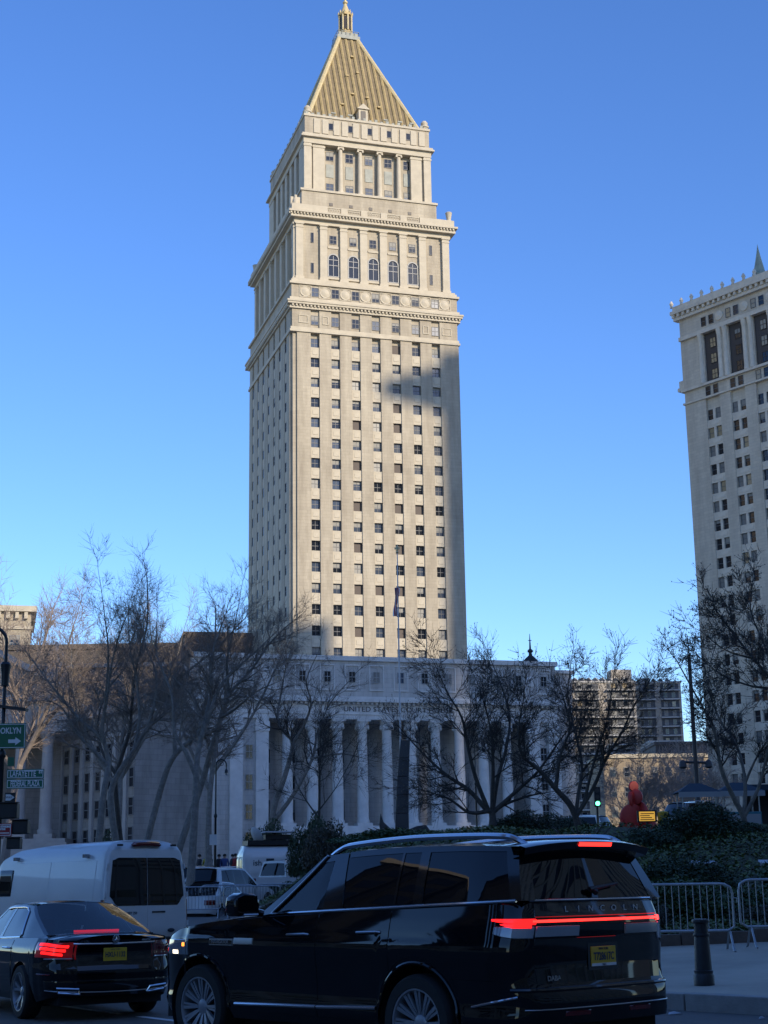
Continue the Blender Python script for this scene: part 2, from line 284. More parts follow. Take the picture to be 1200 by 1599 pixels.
def window(parent, x, y, z, w, h, pane='pane', sash='sash', style='sash', rz=0):
    f, g = win_meshes(w, h, style)
    o = obj('window', mcopy(f, MT[sash]), parent, (x, y, z), (0, 0, rz)); obj('pane', mcopy(g, MT[pane]), o)
    if pane in ('pane', 'pane_b') and w > 1.2 and random.random() < .42:      # a roller shade drawn part of the way down
        k = random.choice((.25, .4, .55)); kk = (round(w, 2), round(h, 2), k)
        if kk not in SHADE: SHADE[kk] = MB().add([(-w/2+.1, -.036, h/2-.1-h*k), (w/2-.1, -.036, h/2-.1-h*k), (w/2-.1, -.036, h/2-.08), (-w/2+.1, -.036, h/2-.08)], [(0, 1, 2, 3)]).mesh('shade', MT['shade'], fix=False)
        obj('shade', SHADE[kk], o)
    return o
def pick(*ws):
    r = random.random()*sum(w for _, w in ws)
    for k, w in ws:
        r -= w
        if r <= 0: return k
    return ws[-1][0]
# ------------------------------------------------------------------ the courthouse: tower and colonnaded base
A73 = R(73); U = Vector((math.sin(A73), math.cos(A73), 0)); Vd = Vector((-math.cos(A73), math.sin(A73), 0))
CH = thing('courthouse', 'tall pale stone courthouse tower with gold pyramid roof above a colonnaded base', 'courthouse', (-17.08, 275, 0), math.atan2(U.y, U.x))
TW, TD = 33.7, 38.0
BX = [4.7+4.045*k for k in range(7)]
ROWS = [43.1+3.955*k for k in range(-1, 16)]
LT = [4.6+4.95*k for k in range(7)]
core = MB().box(.75, TW-.75, .75, TD-.75, 30, 104.3).box(TW-1.2, TW, .9, TD, 30, 104.3).build('wall', MT['lime'], CH)
# the chamfered corner, set back from both faces
MB().box(.4, 1.25, .4, 1.25, 30, 104.3).build('corner_strip', MT['lime'], CH)
def edges(cs, half, lo, hi):
    e = [lo]
    for c_ in cs: e += [c_-half, c_+half]
    e.append(hi); return [(e[i], e[i+1]) for i in range(0, len(e), 2)]
for x0, x1 in edges(BX, .86, 1.15, TW-.02): MB().box(x0, x1, 0, .8, 30, 104.3).build('pier', MT['lime'], CH)
for t0, t1 in edges(LT, .75, 1.15, TD-.02): MB().box(t0, t1, 0, .8, 30, 104.3, swap=True).build('pier', MT['lime'], CH)
sp = MB().box(-.86, .86, -.5, .05, -1.03, 1.03).box(-.52, .52, -.56, -.5, -.42, .42)
spm = sp.mesh('spandrel', MT['lime_plain'])
sp2 = MB().box(-.745, .745, -.64, .05, -1.03, 1.03).mesh('spandrel', MT['lime_plain'])
for i, x in enumerate(BX):
    for j, z in enumerate(ROWS):
        obj('spandrel', spm, CH, (x, .72, z-1.98))
        if z < 40: continue
        kind = pick(('pane', 5), ('pane_b', 5), ('blind', 1.6), ('louvre', .5))
        if i in (2, 4) and j in (2, 4, 6, 8, 10, 12): kind = 'louvre'
        if i in (0, 1) and j > 9 and kind == 'blind': kind = 'pane'
        window(CH, x, .7, z, 1.66, 1.9, kind, 'sash' if kind != 'louvre' else 'bronze', 'cross' if kind != 'louvre' else 'plain')
far = MB()
for i, t in enumerate(LT):
    for j, z in enumerate(ROWS):
        obj('spandrel', sp2, CH, (.72, t, z-1.98), (0, 0, -R(90)))
        if z < 40: continue
        if i < 3: window(CH, .19, t, z, 1.44, 1.9, 'pane', 'sash', 'sash', -R(90))
        else: far.box(t-.7, t+.7, .14, .74, z-.95, z+.95, swap=True)
f_ = far.build('window', MT['pane'], CH); f_['kind'] = 'stuff'
def ring(name, z0, z1, off, mat='lime_plain', x0=0, x1=TW, y0=0, y1=TD):
    return MB().box(x0-off, x1+off, y0-off, y1+off, z0, z1).build(name, MT[mat], CH)
ring('string_course', 104.3, 104.75, .25); ring('string_course', 104.75, 105.3, .08)
ring('attic_wall', 105.3, 108.9, -.35, 'lime')
for x in BX:
    window(CH, x, .33, 106.95, 1.5, 1.9, pick(('pane', 3), ('pane_b', 2)), 'sash', 'cross')
for x0, x1 in edges(BX, .86, .2, TW-.2): MB().box(x0, x1, 0, .5, 105.3, 108.9).build('pier', MT['lime'], CH)
for x in (BX[0]-2.3, BX[0]+2.02, BX[6]-2.02, BX[6]+2.3):
    mb = MB(); w, h = (.95, .8) if x in (BX[0]-2.3, BX[6]+2.3) else (.6, .85)
    mb.box(x-w, x+w, -.12, .02, 106.95-h, 106.95-h+.16).box(x-w, x+w, -.12, .02, 106.95+h-.16, 106.95+h).box(x-w, x-w+.16, -.12, .02, 106.95-h+.16, 106.95+h-.16).box(x+w-.16, x+w, -.12, .02, 106.95-h+.16, 106.95+h-.16).build('panel_frame', MT['lime_plain'], CH)
for t0, t1 in edges(LT, .6, .5, TD-.2): MB().box(t0, t1, 0, .5, 105.3, 108.9, swap=True).build('pier', MT['lime'], CH)
ll = MB()
for t in LT:
    ll.box(t-.6, t+.6, .30, .36, 106., 107.9, swap=True).box(t-.6, t+.6, .12, .2, 111.6, 113.5, swap=True)
ring('cornice', 108.95, 109.3, .35); ring('cornice', 109.75, 110.15, .75); ring('cornice', 110.15, 110.5, .9); ring('cornice_bed', 109.3, 109.75, .2)
de = MB()
for k in range(48): x = .1+k*.715; de.box(x, x+.34, -.6, -.2, 109.35, 109.74)
for k in range(55): t = .2+k*.715; de.box(t, t+.36, -.75, -.2, 109.3, 109.74, swap=True)
d_ = de.build('dentil_band', MT['lime_plain'], CH); d_['kind'] = 'stuff'
# medallion frieze
ring('frieze', 110.5, 114.0, -.1, 'lime'); ring('frieze_base', 110.5, 111.2, .28)
med = MB().lathe([(1.05, 0), (1.05, -.16), (.9, -.16), (.82, -.1), (.5, -.24), (0, -.32)], 24, axis='y').mesh('medallion', MT['lime_plain'], True)
fr = MB().box(-1.2, 1.2, -.14, 0, 1.05, 1.2).box(-1.2, 1.2, -.14, 0, -1.2, -1.05).box(-1.2, -1.08, -.14, 0, -1.05, 1.05).box(1.08, 1.2, -.14, 0, -1.05, 1.05).mesh('panel_frame', MT['lime_plain'])
for k in range(8):
    x = BX[0]-2.02+4.045*k
    if k == 0: x += .15
    o = obj('medallion', med, CH, (x, .1, 112.6)); obj('panel_frame', fr, o, (0, .0, 0))
for x in BX: window(CH, x, .12, 112.6, 1.5, 1.85, pick(('pane', 3), ('pane_b', 2)), 'sash', 'cross')
ring('moulding', 114.0, 114.45, .3); ring('moulding', 114.45, 115.0, -.1); ring('moulding', 115.0, 115.4, -.35)
# arcade stage
s2 = .75
ring('arcade_wall', 115.4, 128.0, -s2-.62, 'lime')
PX = [1.9, BX[0]+2.02, BX[1]+2.02, BX[2]+2.02, BX[3]+2.02, BX[4]+2.02, BX[5]+2.02, TW-1.9]
pil = MB().box(-.72, .72, -.62, .2, 0, 11.4).box(-.86, .86, -.74, .2, 0, .55).box(-.9, .9, -.78, .2, 11.4, 11.75).box(-.8, .8, -.7, .2, 10.7, 10.95).mesh('pilaster', MT['lime_plain'])
for x in PX: obj('pilaster', pil, CH, (x, s2+.62, 115.4))
for t in [1.9]+[LT[k]+2.47 for k in range(6)]+[TD-1.9]: obj('pilaster', pil, CH, (s2+.62, t, 115.4), (0, 0, -R(90)))
MB().box(s2+.1, TW-s2-.1, s2+.1, TD-s2-.1, 127.1, 128.0).build('entablature', MT['lime_plain'], CH)
def arch(w, z0, z1, n=12):
    r = w/2; return [(-r, z0), (r, z0)]+[(r*math.cos(math.pi*k/n), z1-r+r*math.sin(math.pi*k/n)) for k in range(n+1)]
ag = MB().prism(arch(1.9, 0, 4.45), -.06, 0, 'y').mesh('pane', MT['pane'])
am = MB(); am.box(-.05, .05, -.13, -.06, .1, 4.3).box(-.9, .9, -.13, -.06, 2.2, 2.32).box(-.9, .9, -.13, -.06, 3.35, 3.47)
pin, pout = arch(1.9, 0, 4.45), arch(2.3, -.15, 4.68); nn = len(pin)
am.add([(x, -.22, z) for x, z in pin]+[(x, -.22, z) for x, z in pout]+[(x, .05, z) for x, z in pout], [(i, (i+1) % nn, nn+(i+1) % nn, nn+i) for i in range(nn)]+[(nn+i, nn+(i+1) % nn, 2*nn+(i+1) % nn, 2*nn+i) for i in range(nn)])
amm = am.mesh('window', MT['sash_l'])
for k in range(1, 6):
    o = obj('window', amm, CH, (BX[k], s2+.61, 116.75)); obj('pane', ag, o)
    MB().box(BX[k]-1.2, BX[k]+1.2, s2+.38, s2+.66, 116.1, 116.55).build('sill', MT['lime_plain'], CH)
    MB().box(BX[k]-1.05, BX[k]+1.05, s2+.45, s2+.66, 122.5, 122.95).build('sill', MT['lime_plain'], CH)
    window(CH, BX[k], s2+.6, 124.35, 1.4, 1.75, pick(('pane', 3), ('pane_b', 2)), 'sash', 'cross')
for x in (BX[0], BX[6]):
    for z in (118.1, 124.4): window(CH, x-.15, s2+.6, z, .6, 2.1, 'pane', 'sash', 'plain')
la = MB()
for t in LT:
    la.box(t-.75, t+.75, s2+.55, s2+.66, 116.8, 121.2, swap=True).box(t-.6, t+.6, s2+.55, s2+.66, 123.5, 125.2, swap=True)
la.v += [tuple(p) for p in []]
o = la.build('window', MT['pane'], CH); o['kind'] = 'stuff'; o = ll.build('window', MT['pane'], CH); o['kind'] = 'stuff'
ring('cornice', 128.0, 128.45, .0); ring('cornice', 128.9, 129.3, .4); ring('cornice_bed', 128.45, 128.9, -.1)
de = MB()
for k in range(52): x = -.1+k*.65; de.box(x, x+.3, -.28, .1, 128.5, 128.88)
for k in range(60): t = -.1+k*.65; de.box(t, t+.32, -.38, .1, 128.45, 128.88, swap=True)
d_ = de.build('dentil_band', MT['lime_plain'], CH); d_['kind'] = 'stuff'
# parapet with pierced panels
for x0, x1 in edges(BX[1:6], 1.35, .2, TW-.2): MB().box(x0, x1, .1, .6, 129.3, 130.75).build('parapet_block', MT['lime_plain'], CH)
MB().box(.1, .6, .7, TD, 129.3, 130.75).build('parapet_block', MT['lime_plain'], CH)
lat = MB(); lat.box(-1.35, 1.35, .05, .35, 0, .16).box(-1.35, 1.35, .05, .35, 1.2, 1.4)
for k in range(8):
    x = -1.2+k*.34
    for sgn in (1, -1): lat.add([(x-.06, .1, .16 if sgn > 0 else 1.2), (x+.06, .1, .16 if sgn > 0 else 1.2), (x+.4, .1, 1.2 if sgn > 0 else .16), (x+.28, .1, 1.2 if sgn > 0 else .16), (x-.06, .3, .16 if sgn > 0 else 1.2), (x+.06, .3, .16 if sgn > 0 else 1.2), (x+.4, .3, 1.2 if sgn > 0 else .16), (x+.28, .3, 1.2 if sgn > 0 else .16)], [(0, 1, 2, 3), (4, 5, 6, 7), (0, 3, 7, 4), (1, 2, 6, 5)]) if k < 7 else None
latm = lat.mesh('balustrade_panel', MT['lime_plain'])
for k in range(1, 6): obj('balustrade_panel', latm, CH, (BX[k], .15, 129.3))
urn = MB().lathe([(.55, 0), (.55, .35), (.42, .5), (.5, 1.0), (.62, 1.7), (.7, 1.95), (.6, 2.1), (.3, 2.2), (0, 2.25)], 14).mesh('corner_finial', MT['lime_plain'], True)
for x, y in ((TW-1.0, 1.0), (1.0, TD-1.0), (TW-1, TD-1)): obj('corner_finial', urn, CH, (x, y, 130.7))
# seated eagle at the near corner
eg = MB().lathe([(.5, 0), (.62, .5), (.5, 1.2), (.3, 1.75), (.33, 2.0), (.2, 2.25), (0, 2.3)], 10).box(-.95, -.35, .1, .45, .4, 1.9).box(.35, .95, .1, .45, .4, 1.9)
eg.build('carved_eagle', MT['lime_plain'], CH, True, (1.2, 1.2, 130.7))
# colonnade stage
a3, b3, c3, e3 = 3.2, 29.6, 2.2, 33.5
MB().box(a3-.7, b3+.7, c3-.7, e3+.7, 129.3, 134.3).build('plinth', MT['lime'], CH); MB().box(a3-.95, b3+.95, c3-.95, e3+.95, 134.3, 134.75).build('moulding', MT['lime_plain'], CH)
vent = MB().box(-.35, .35, -.12, .05, -.3, .3).mesh('vent', MT['bronze'])
for k in range(1, 6): obj('vent', vent, CH, (BX[k]-.3, c3-.68, 131.9))
MB().box(a3+.9, b3-.9, c3+1.3, e3-.9, 134.75, 145.2).build('colonnade_wall', MT['lime'], CH)
for x0, x1 in ((a3, a3+1.5), (a3+1.9, a3+4.25), (b3-4.2, b3-1.9), (b3-1.5, b3)):
    pz = .0 if x0 in (a3, b3-1.5) else .25
    MB().box(x0, x1, c3+pz, c3+1.5, 134.75, 145.0).box(x0-.12, x1+.12, c3+pz-.1, c3+1.5, 144.3, 144.7).build('pilaster', MT['lime_plain'], CH)
MB().box(a3+1.3, a3+2.0, c3+.6, c3+1.5, 134.75, 145.0).box(b3-2.0, b3-1.3, c3+.6, c3+1.5, 134.75, 145.0).build('recess_wall', MT['lime'], CH)
colm = MB().lathe([(.62, .0), (.62, .25), (.52, .4), (.5, 3.2), (.42, 9.0), (.44, 9.2)], 18).mesh('column', MT['lime_plain'], True)
capm = MB().box(-.62, .62, -.5, .5, 9.45, 9.75).lathe([(.2, -.5), (.2, .5)], 12, (-.5, 0, 9.3), 'y').lathe([(.2, -.5), (.2, .5)], 12, (.5, 0, 9.3), 'y').mesh('capital', MT['lime_plain'])
for k in range(4):
    x = BX[k+1]+2.02; o = obj('column', colm, CH, (x, c3+.55, 135.2)); obj('capital', capm, o)
    MB().box(x-.75, x+.75, c3-.1, c3+1.4, 134.75, 135.2).build('column_base', MT['lime_plain'], CH)
for k in range(1, 6):
    window(CH, BX[k], c3+1.29, 143.2, 1.6, 1.9, pick(('pane', 2), ('pane_b', 2)), 'sash', 'cross'); window(CH, BX[k], c3+1.29, 136.4, 1.6, 1.8, pick(('pane', 2), ('pane_b', 2)), 'sash', 'cross')
    MB().box(BX[k]-.8, BX[k]+.8, c3+1.18, c3+1.34, 138.6, 141.4).build('blind_panel', MT['copper'], CH)
# left face of the colonnade stage: tall dark openings between piers
for t0, t1 in edges([c3+5.5+4.1*k for k in range(6)], 1.15, c3+1.6, e3): MB().box(t0, t1, a3, a3+.95, 134.75, 145.0, swap=True).build('pilaster', MT['lime_plain'], CH)
lo_ = MB()
for k in range(6): t = c3+5.5+4.1*k; lo_.box(t-1.1, t+1.1, a3+.82, a3+.92, 135.2, 144.6, swap=True)
o = lo_.build('window', MT['pane'], CH); o['kind'] = 'stuff'
MB().box(a3-.1, b3+.1, c3-.1, e3+.1, 145.0, 146.2).build('entablature', MT['lime_plain'], CH); MB().box(a3-.65, b3+.65, c3-.65, e3+.65, 146.2, 146.55).build('cornice', MT['lime_plain'], CH); MB().box(a3-.4, b3+.4, c3-.4, e3+.4, 146.55, 147.0).build('cornice', MT['lime_plain'], CH)
MB().box(a3+.2, b3-.2, c3+.2, e3-.2, 147.0, 150.9).build('parapet_wall', MT['lime'], CH)
MB().box(a3, b3, c3, e3, 150.9, 151.35).build('parapet_cap', MT['lime_plain'], CH)
pb = MB().box(-.62, .62, -.2, .02, 0, 3.1).mesh('parapet_block', MT['lime_plain'])
for k in range(0, 7):
    for dx in (-1.15, 1.15):
        x = BX[k]+dx
        if a3+.5 < x < b3-.5: obj('parapet_block', pb, CH, (x, c3+.2, 147.4))
for k in range(1, 6): window(CH, BX[k], c3+.19, 149.1, 1.0, 1.5, 'pane', 'sash', 'plain')
cre = MB()
for k in range(22): x = a3+.6+k*1.2; cre.box(x-.28, x+.28, c3+.1, c3+.35, 151.35, 151.65 if k % 2 else 151.95)
for k in range(25): t = c3+.6+k*1.2; cre.box(t-.28, t+.28, a3+.1, a3+.35, 151.35, 151.65 if k % 2 else 151.95, swap=True)
d_ = cre.build('cresting', MT['copper'], CH); d_['kind'] = 'stuff'
for x, y in ((a3+.9, c3+.9), (b3-.9, c3+.9), (a3+.9, e3-.9)):
    MB().lathe([(.75, 0), (.75, .9), (.95, 1.0), (.95, 1.3), (.6, 1.5), (.75, 2.0), (.4, 2.5), (0, 2.6)], 10, (x, y, 150.9)).build('corner_finial', MT['lime_plain'], CH, True)
# pyramid roof in ribbed gilded tiles
q0, q1, r0_, r1_, zb_, zt_ = 4.2, 28.6, 4.6, 31.4, 150.9, 177.6
pcx, pcy, ph = 16.4, 18.0, 2.0
base = [(q0, r0_), (q1, r0_), (q1, r1_), (q0, r1_)]; top = [(pcx-ph, pcy-ph), (pcx+ph, pcy-ph), (pcx+ph, pcy+ph), (pcx-ph, pcy+ph)]
roof = MB().add([(x, y, zb_) for x, y in base]+[(x, y, zt_) for x, y in top], [(0, 1, 5, 4), (1, 2, 6, 5), (2, 3, 7, 6), (3, 0, 4, 7), (4, 5, 6, 7)]).build('roof', MT['roof_rib_shade'], CH)  # roof base coloured darker to deepen the shade between the ribs
for i in range(4):
    a0 = Vector((*base[i], zb_)); a1 = Vector((*base[(i+1) % 4], zb_)); b0 = Vector((*top[i], zt_)); b1 = Vector((*top[(i+1) % 4], zt_))
    n = (a1-a0).cross(b0-a0).normalized(); n = n if n.z > 0 else -n
    nr = 19
    for k in range(1, nr):
        f = k/nr; p = a0.lerp(a1, f)
        # ribs run straight up the slope until they meet the hip
        g = min(1., min(f, 1-f)/.5*1.0+.0); tt = min(1., (min(f, 1-f)*(a1-a0).length)/(((a1-a0).length-(b1-b0).length)/2)) if min(f, 1-f)*(a1-a0).length < ((a1-a0).length-(b1-b0).length)/2 else 1.
        upv = (b0+b1)/2-(a0+a1)/2; e = p+upv*tt*.985
        MB().tube([p+n*.02, e+n*.02], .33, 6).build('roof_rib', MT['gold'], roof)
    MB().tube([a0+Vector((0, 0, .1)), b0+Vector((0, 0, .1))], .5, 8).build('hip_ridge', MT['goldtrim'], roof, True)
    kn = MB()
    for k in range(16):
        p = a0.lerp(b0, (k+.5)/16); kn.lathe([(.22, .35), (.3, .62), (.18, .85), (0, .9)], 6, (p.x, p.y, p.z))
    kn.build('crocket', MT['goldtrim'], roof)['kind'] = 'stuff'
for fx, fz in ((.42, .35), (.6, .33), (.36, .55), (.55, .6), (.5, .78), (.3, .22), (.7, .24)):
    a0 = Vector((*base[0], zb_)); a1 = Vector((*base[1], zb_)); b0 = Vector((*top[0], zt_)); b1 = Vector((*top[1], zt_))
    p = a0.lerp(a1, fx).lerp(b0.lerp(b1, fx), fz); MB().box(p.x-.3, p.x+.3, p.y-.5, p.y+.2, p.z+.05, p.z+.35).build('roof_step', MT['gold'], roof)
dx = 15.9
MB().box(dx-.95, dx+.95, 3.6, 6.6, 151.2, 154.6).build('dormer', MT['lime_plain'], CH); MB().prism([(dx-1.35, 154.6), (dx+1.35, 154.6), (dx, 155.8)], 3.3, 7.2, 'y').build('dormer_pediment', MT['lime_plain'], CH); MB().box(dx-.5, dx+.5, 3.5, 3.62, 151.9, 154.2).build('dormer_opening', MT['bronze'], CH)
for k, x in enumerate((9.5, 13.0, 20.5, 23.5, 26.0)):
    MB().tube([(x, 3.2, 151.35), (x, 3.2, 152.5)], .07, 5).box(x-.45, x+.45, 3.0, 3.3, 152.5, 152.75).build('floodlight', MT['copper'], CH)
MB().box(pcx-2.5, pcx+2.5, pcy-2.5, pcy+2.5, 177.5, 178.3).box(pcx-2.1, pcx+2.1, pcy-2.1, pcy+2.1, 178.3, 179.2).build('lantern_platform', MT['copper'], CH)
rail = MB()
for sx, sy, ex, ey in ((-1, -1, 1, -1), (1, -1, 1, 1), (1, 1, -1, 1), (-1, 1, -1, -1)):
    rail.tube([(pcx+sx*2.3, pcy+sy*2.3, 179.4), (pcx+ex*2.3, pcy+ey*2.3, 179.4)], .06, 5)
    for k in range(6): f = k/5; x = pcx+2.3*(sx+(ex-sx)*f); y = pcy+2.3*(sy+(ey-sy)*f); rail.tube([(x, y, 178.3), (x, y, 179.4)], .05, 5)
rail.build('lantern_railing', MT['copper'], CH)
lan = MB().lathe([(1.55, 178.3), (1.55, 180.2), (1.2, 180.3), (1.2, 184.0), (1.6, 184.05), (1.65, 184.5), (1.25, 184.7)], 8, (pcx, pcy, 0), a0=R(22.5)).build('lantern', MT['gold'], CH)
for k in range(8):
    t = R(45*k)-R(17); cx, cy = pcx+1.42*math.cos(t+R(22.5)), pcy+1.42*math.sin(t+R(22.5))
    MB().tube([(cx, cy, 180.3), (cx, cy, 184.05)], .2, 8).build('lantern_column', MT['goldtrim'], lan, True)
    cx, cy = pcx+1.22*math.cos(t), pcy+1.22*math.sin(t); MB().box(-.3, .3, -.05, .05, 0, 3.0).build('lantern_opening', MT['bronze'], lan, False, (cx-.0, cy, 180.7), (0, 0, t+R(90)))
    MB().lathe([(.16, 0), (.2, .3), (.1, .6), (0, .9)], 8, (pcx+1.5*math.cos(t), pcy+1.5*math.sin(t), 184.5)).build('lantern_urn', MT['goldtrim'], lan)
MB().lathe([(1.25, 184.6), (.95, 185.4), (.5, 186.5), (.32, 187.2), (.55, 187.4), (.55, 187.7), (.25, 187.9), (.2, 189.5), (0, 191)], 12, (pcx, pcy, 0)).build('lantern_spire', MT['goldtrim'], CH, True)
# ---- colonnaded base
yb = -30.0
COLX = [-7.6+4.13*k for k in range(10)]
MB().box(-24, 38.4, yb+.4, 3, 31.0, 37.2).build('attic_wall', MT['lime_base'], CH)
MB().box(-24.4, 38.8, yb, 3.4, 37.2, 37.95).build('parapet_cap', MT['base_plain'], CH)
MB().box(38.4, 42.6, yb+3, 3, 11, 36.4).build('side_wing', MT['lime_base'], CH); MB().box(38.42, 43.0, yb+2.6, 3.3, 36.4, 36.95).build('parapet_cap', MT['base_plain'], CH)
MB().box(-24.9, 39.3, yb-.9, yb+1.2, 30.45, 30.95).box(-24.5, 38.9, yb-.4, yb+1.2, 30.95, 31.4).build('cornice', MT['base_plain'], CH)
MB().box(-24, 38.4, yb, yb+7, 27.75, 30.45).build('entablature', MT['base_plain'], CH); MB().box(-24.2, 38.6, yb-.15, yb+1, 28.5, 28.62).build('architrave_band', MT['base_plain'], CH)
de = MB()
for k in range(80): x = -23.8+k*.78; de.box(x, x+.38, yb-.55, yb-.01, 30.1, 30.44)
d_ = de.build('dentil_band', MT['base_plain'], CH); d_['kind'] = 'stuff'
obj('inscription', text_mesh('inscription', 'UNITED STATES COURT HOUSE', 1.15, MT['bronze'], .03, sx=1.12), CH, (10.6, yb-.05, 29.35))
AW = [-9.4+4.12*k for k in range(11)]+[-14.5, -20.5, 36.3]
for x in AW:
    window(CH, x, yb+.38, 34.6, 1.15, 1.8, pick(('pane', 3), ('pane_b', 2), ('blind', 1)), 'sash_l', 'cross')
    MB().box(x-1.25, x+1.25, yb+.22, yb+.42, 32.4, 32.6).box(x-1.25, x+1.25, yb+.22, yb+.42, 36.4, 36.6).box(x-1.25, x-1.08, yb+.22, yb+.42, 32.6, 36.4).box(x+1.08, x+1.25, yb+.22, yb+.42, 32.6, 36.4).build('panel_frame', MT['base_plain'], CH)
MB().lathe([(.9, 0), (.9, -.15), (.7, -.25), (.3, -.18), (0, -.3)], 20, (33.9, yb+.4, 34.5), 'y').build('medallion', MT['base_plain'], CH, True)
colm = MB().lathe([(1.02, .0), (1.02, .3), (.98, .5), (.92, .6), (.9, 5.5), (.76, 14.3), (.8, 14.5)], 22).mesh('column', MT['base_plain'], True)
capm = MB().lathe([(.8, 14.5), (.85, 15.0), (1.05, 15.7), (1.2, 16.0)], 12).box(-1.15, 1.15, -1.15, 1.15, 16.0, 16.3)
for k in range(8):
    t = R(45*k); capm.lathe([(0, 14.7), (.22, 14.9), (.16, 15.5), (0, 15.8)], 6, (1.0*math.cos(t), 1.0*math.sin(t), 0))
capm = capm.mesh('capital', MT['base_plain']); basem = MB().box(-1.25, 1.25, -1.25, 1.25, -.45, 0).mesh('column_base', MT['base_plain'])
for x in COLX:
    o = obj('column', colm, CH, (x, yb+1.2, 11.45)); obj('capital', capm, o); obj('column_base', basem, o)
MB().box(-11, 33, yb+7.2, 3, 3, 31).build('portico_wall', MT['lime_base'], CH)
MB().box(-24, -11, yb+.35, 3, 3, 31).build('wing_wall', MT['lime_base'], CH); MB().box(33, 38.4, yb+.35, 3, 3, 31).build('wing_wall', MT['lime_base'], CH)
for x in (-16.0, -11.9, 34.0, 37.6): MB().box(x-1.0, x+1.0, yb-.25, yb+.4, 4.6, 27.75).box(x-1.15, x+1.15, yb-.4, yb+.4, 25.7, 27.2).build('pilaster', MT['base_plain'], CH)
for x in [c_+2.06 for c_ in COLX[:-1]]+[-9.7]:
    for z, h in ((13.7, 3.4), (18.2, 2.2), (22.4, 2.2)): window(CH, x, yb+7.18, z, 1.3, h, 'pane', 'sash', 'cross')
for x in (-21.1, 35.8, -13.9):
    for z, h in ((9.0, 2.3), (13.2, 2.4), (17.8, 2.4), (22.5, 2.2)): window(CH, x, yb+.33, z, 1.7 if x < -20 else 1.2, h, 'pane', 'sash_l', 'cross')
st = MB().box(-11, 33, -.36, 0, 0, .37).mesh('step', MT['base_plain'])
for k in range(20): obj('step', st, CH, (0, yb+.0-.36*k, 11.0-.37*(k+1)))
MB().box(-11, 33, yb, yb+7.2, 3, 11.0).build('podium', MT['lime_base'], CH)
for x in (-12.6, 33.1): MB().box(x, x+1.5, yb-5.5, yb-.3, 3, 9.2).build('stair_block', MT['base_plain'], CH)
MB().box(-23.9, 38.3, yb+.3, 3, 3, 4.6).build('plinth', MT['base_plain'], CH)
# ------------------------------------------------------------------ municipal tower at the right edge
MU = thing('office_tower', 'grey stone municipal tower with paired windows and heavy cornice at the right edge', 'building', (59.78, 290, 0), math.atan2(-.785, .62))
MW, MD = 34.0, 13.0
MCX = [6.9+6.1*k for k in range(5)]
MR = [89.6-3.68*k for k in range(22)]
MB().box(.5, MW, .55, MD, 3, 111).build('wall', MT['muni'], MU)
e = [0]
for c_ in MCX: e += [c_-1.75, c_+1.75]
e.append(MW)
for i in range(0, len(e), 2): MB().box(e[i], e[i+1], 0, .6, 3, 93.0).build('pier', MT['muni'], MU)
msp = MB().box(-1.75, 1.75, -.4, .05, -.78, .78).box(-1.3, 1.3, -.46, -.4, -.35, .35).mesh('spandrel', MT['muni_plain']); mul = MB().box(-.28, .28, -.38, .05, -1.12, 1.12).mesh('mullion', MT['muni_plain'])
for c_ in MCX[:3]:
    for j, z in enumerate(MR):
        if z < 12: continue
        obj('spandrel', msp, MU, (c_, .55, z-1.86)); obj('mullion', mul, MU, (c_, .55, z))
        for s in (-1, 1): window(MU, c_+s*.98, .53, z, 1.35, 2.2, pick(('pane', 4), ('pane_reflection', 2 if j < 5 else .08), ('blind', 1.6)), 'sash', 'sash')
MB().box(-.3, MW, -.3, .5, 93.0, 93.35).box(-.5, MW, -.5, .5, 95.6, 96.1).build('string_course', MT['muni_plain'], MU)
MB().box(.05, MW, .05, .58, 93.35, 95.6).build('frieze', MT['muni'], MU)
for c_ in MCX[:3]:
    for s in (-1, 1): window(MU, c_+s*.95, .04, 94.4, 1.2, 1.9, pick(('pane', 2), ('pane_reflection', 1)), 'sash', 'sash')
# tall recessed loggia openings between engaged columns
e = [0]
for c_ in MCX: e += [c_+.35-1.65, c_+.35+1.65]
e.append(MW)
for i in range(0, len(e), 2): MB().box(e[i], e[i+1], .02, .6, 96.1, 106.2).build('pier', MT['muni'], MU)
for c_ in MCX[:4]:
    MB().box(c_+.35-1.65, c_+.35+1.65, .4, .62, 96.1, 106.2).build('recess', MT['bronze'], MU)
    for z in (97.6, 100.8, 104.0): window(MU, c_+.75, .38, z, 1.5, 2.0, pick(('pane', 2), ('pane_reflection', 2)), 'bronze', 'cross')
    for s in (-1, 1):
        x = c_+.35+s*2.35; MB().lathe([(.62, 96.1), (.62, 96.6), (.52, 96.8), (.45, 104.8), (.6, 105.3), (.7, 106.2)], 14, (x, .0, 0)).build('column', MT['muni_plain'], MU, True)
MB().box(-.15, MW, -.6, .58, 106.2, 107.0).build('entablature', MT['muni_plain'], MU); MB().box(.0, MW, -.2, .56, 107.0, 110.6).build('frieze', MT['muni'], MU)
for c_ in MCX[:4]:
    for s in (-1, 1): window(MU, c_+.2+s*.95, -.22, 108.6, 1.2, 1.9, pick(('pane', 2), ('pane_reflection', 1.5)), 'sash', 'sash')
    MB().lathe([(.95, 0), (.95, -.2), (.6, -.25), (.3, -.4), (0, -.4)], 14, (c_+3.2, -.2, 108.7), 'y').build('medallion', MT['muni_plain'], MU, True)
MB().box(-.9, MW, -.9, .5, 110.6, 111.2).box(-1.3, MW, -1.4, .5, 111.9, 112.6).box(-.6, MW, -.6, .5, 111.2, 111.9).build('cornice', MT['muni_plain'], MU)
br = MB()
for k in range(27): x = -1.0+k*1.3; br.box(x, x+.55, -1.25, -.6, 111.2, 111.88)
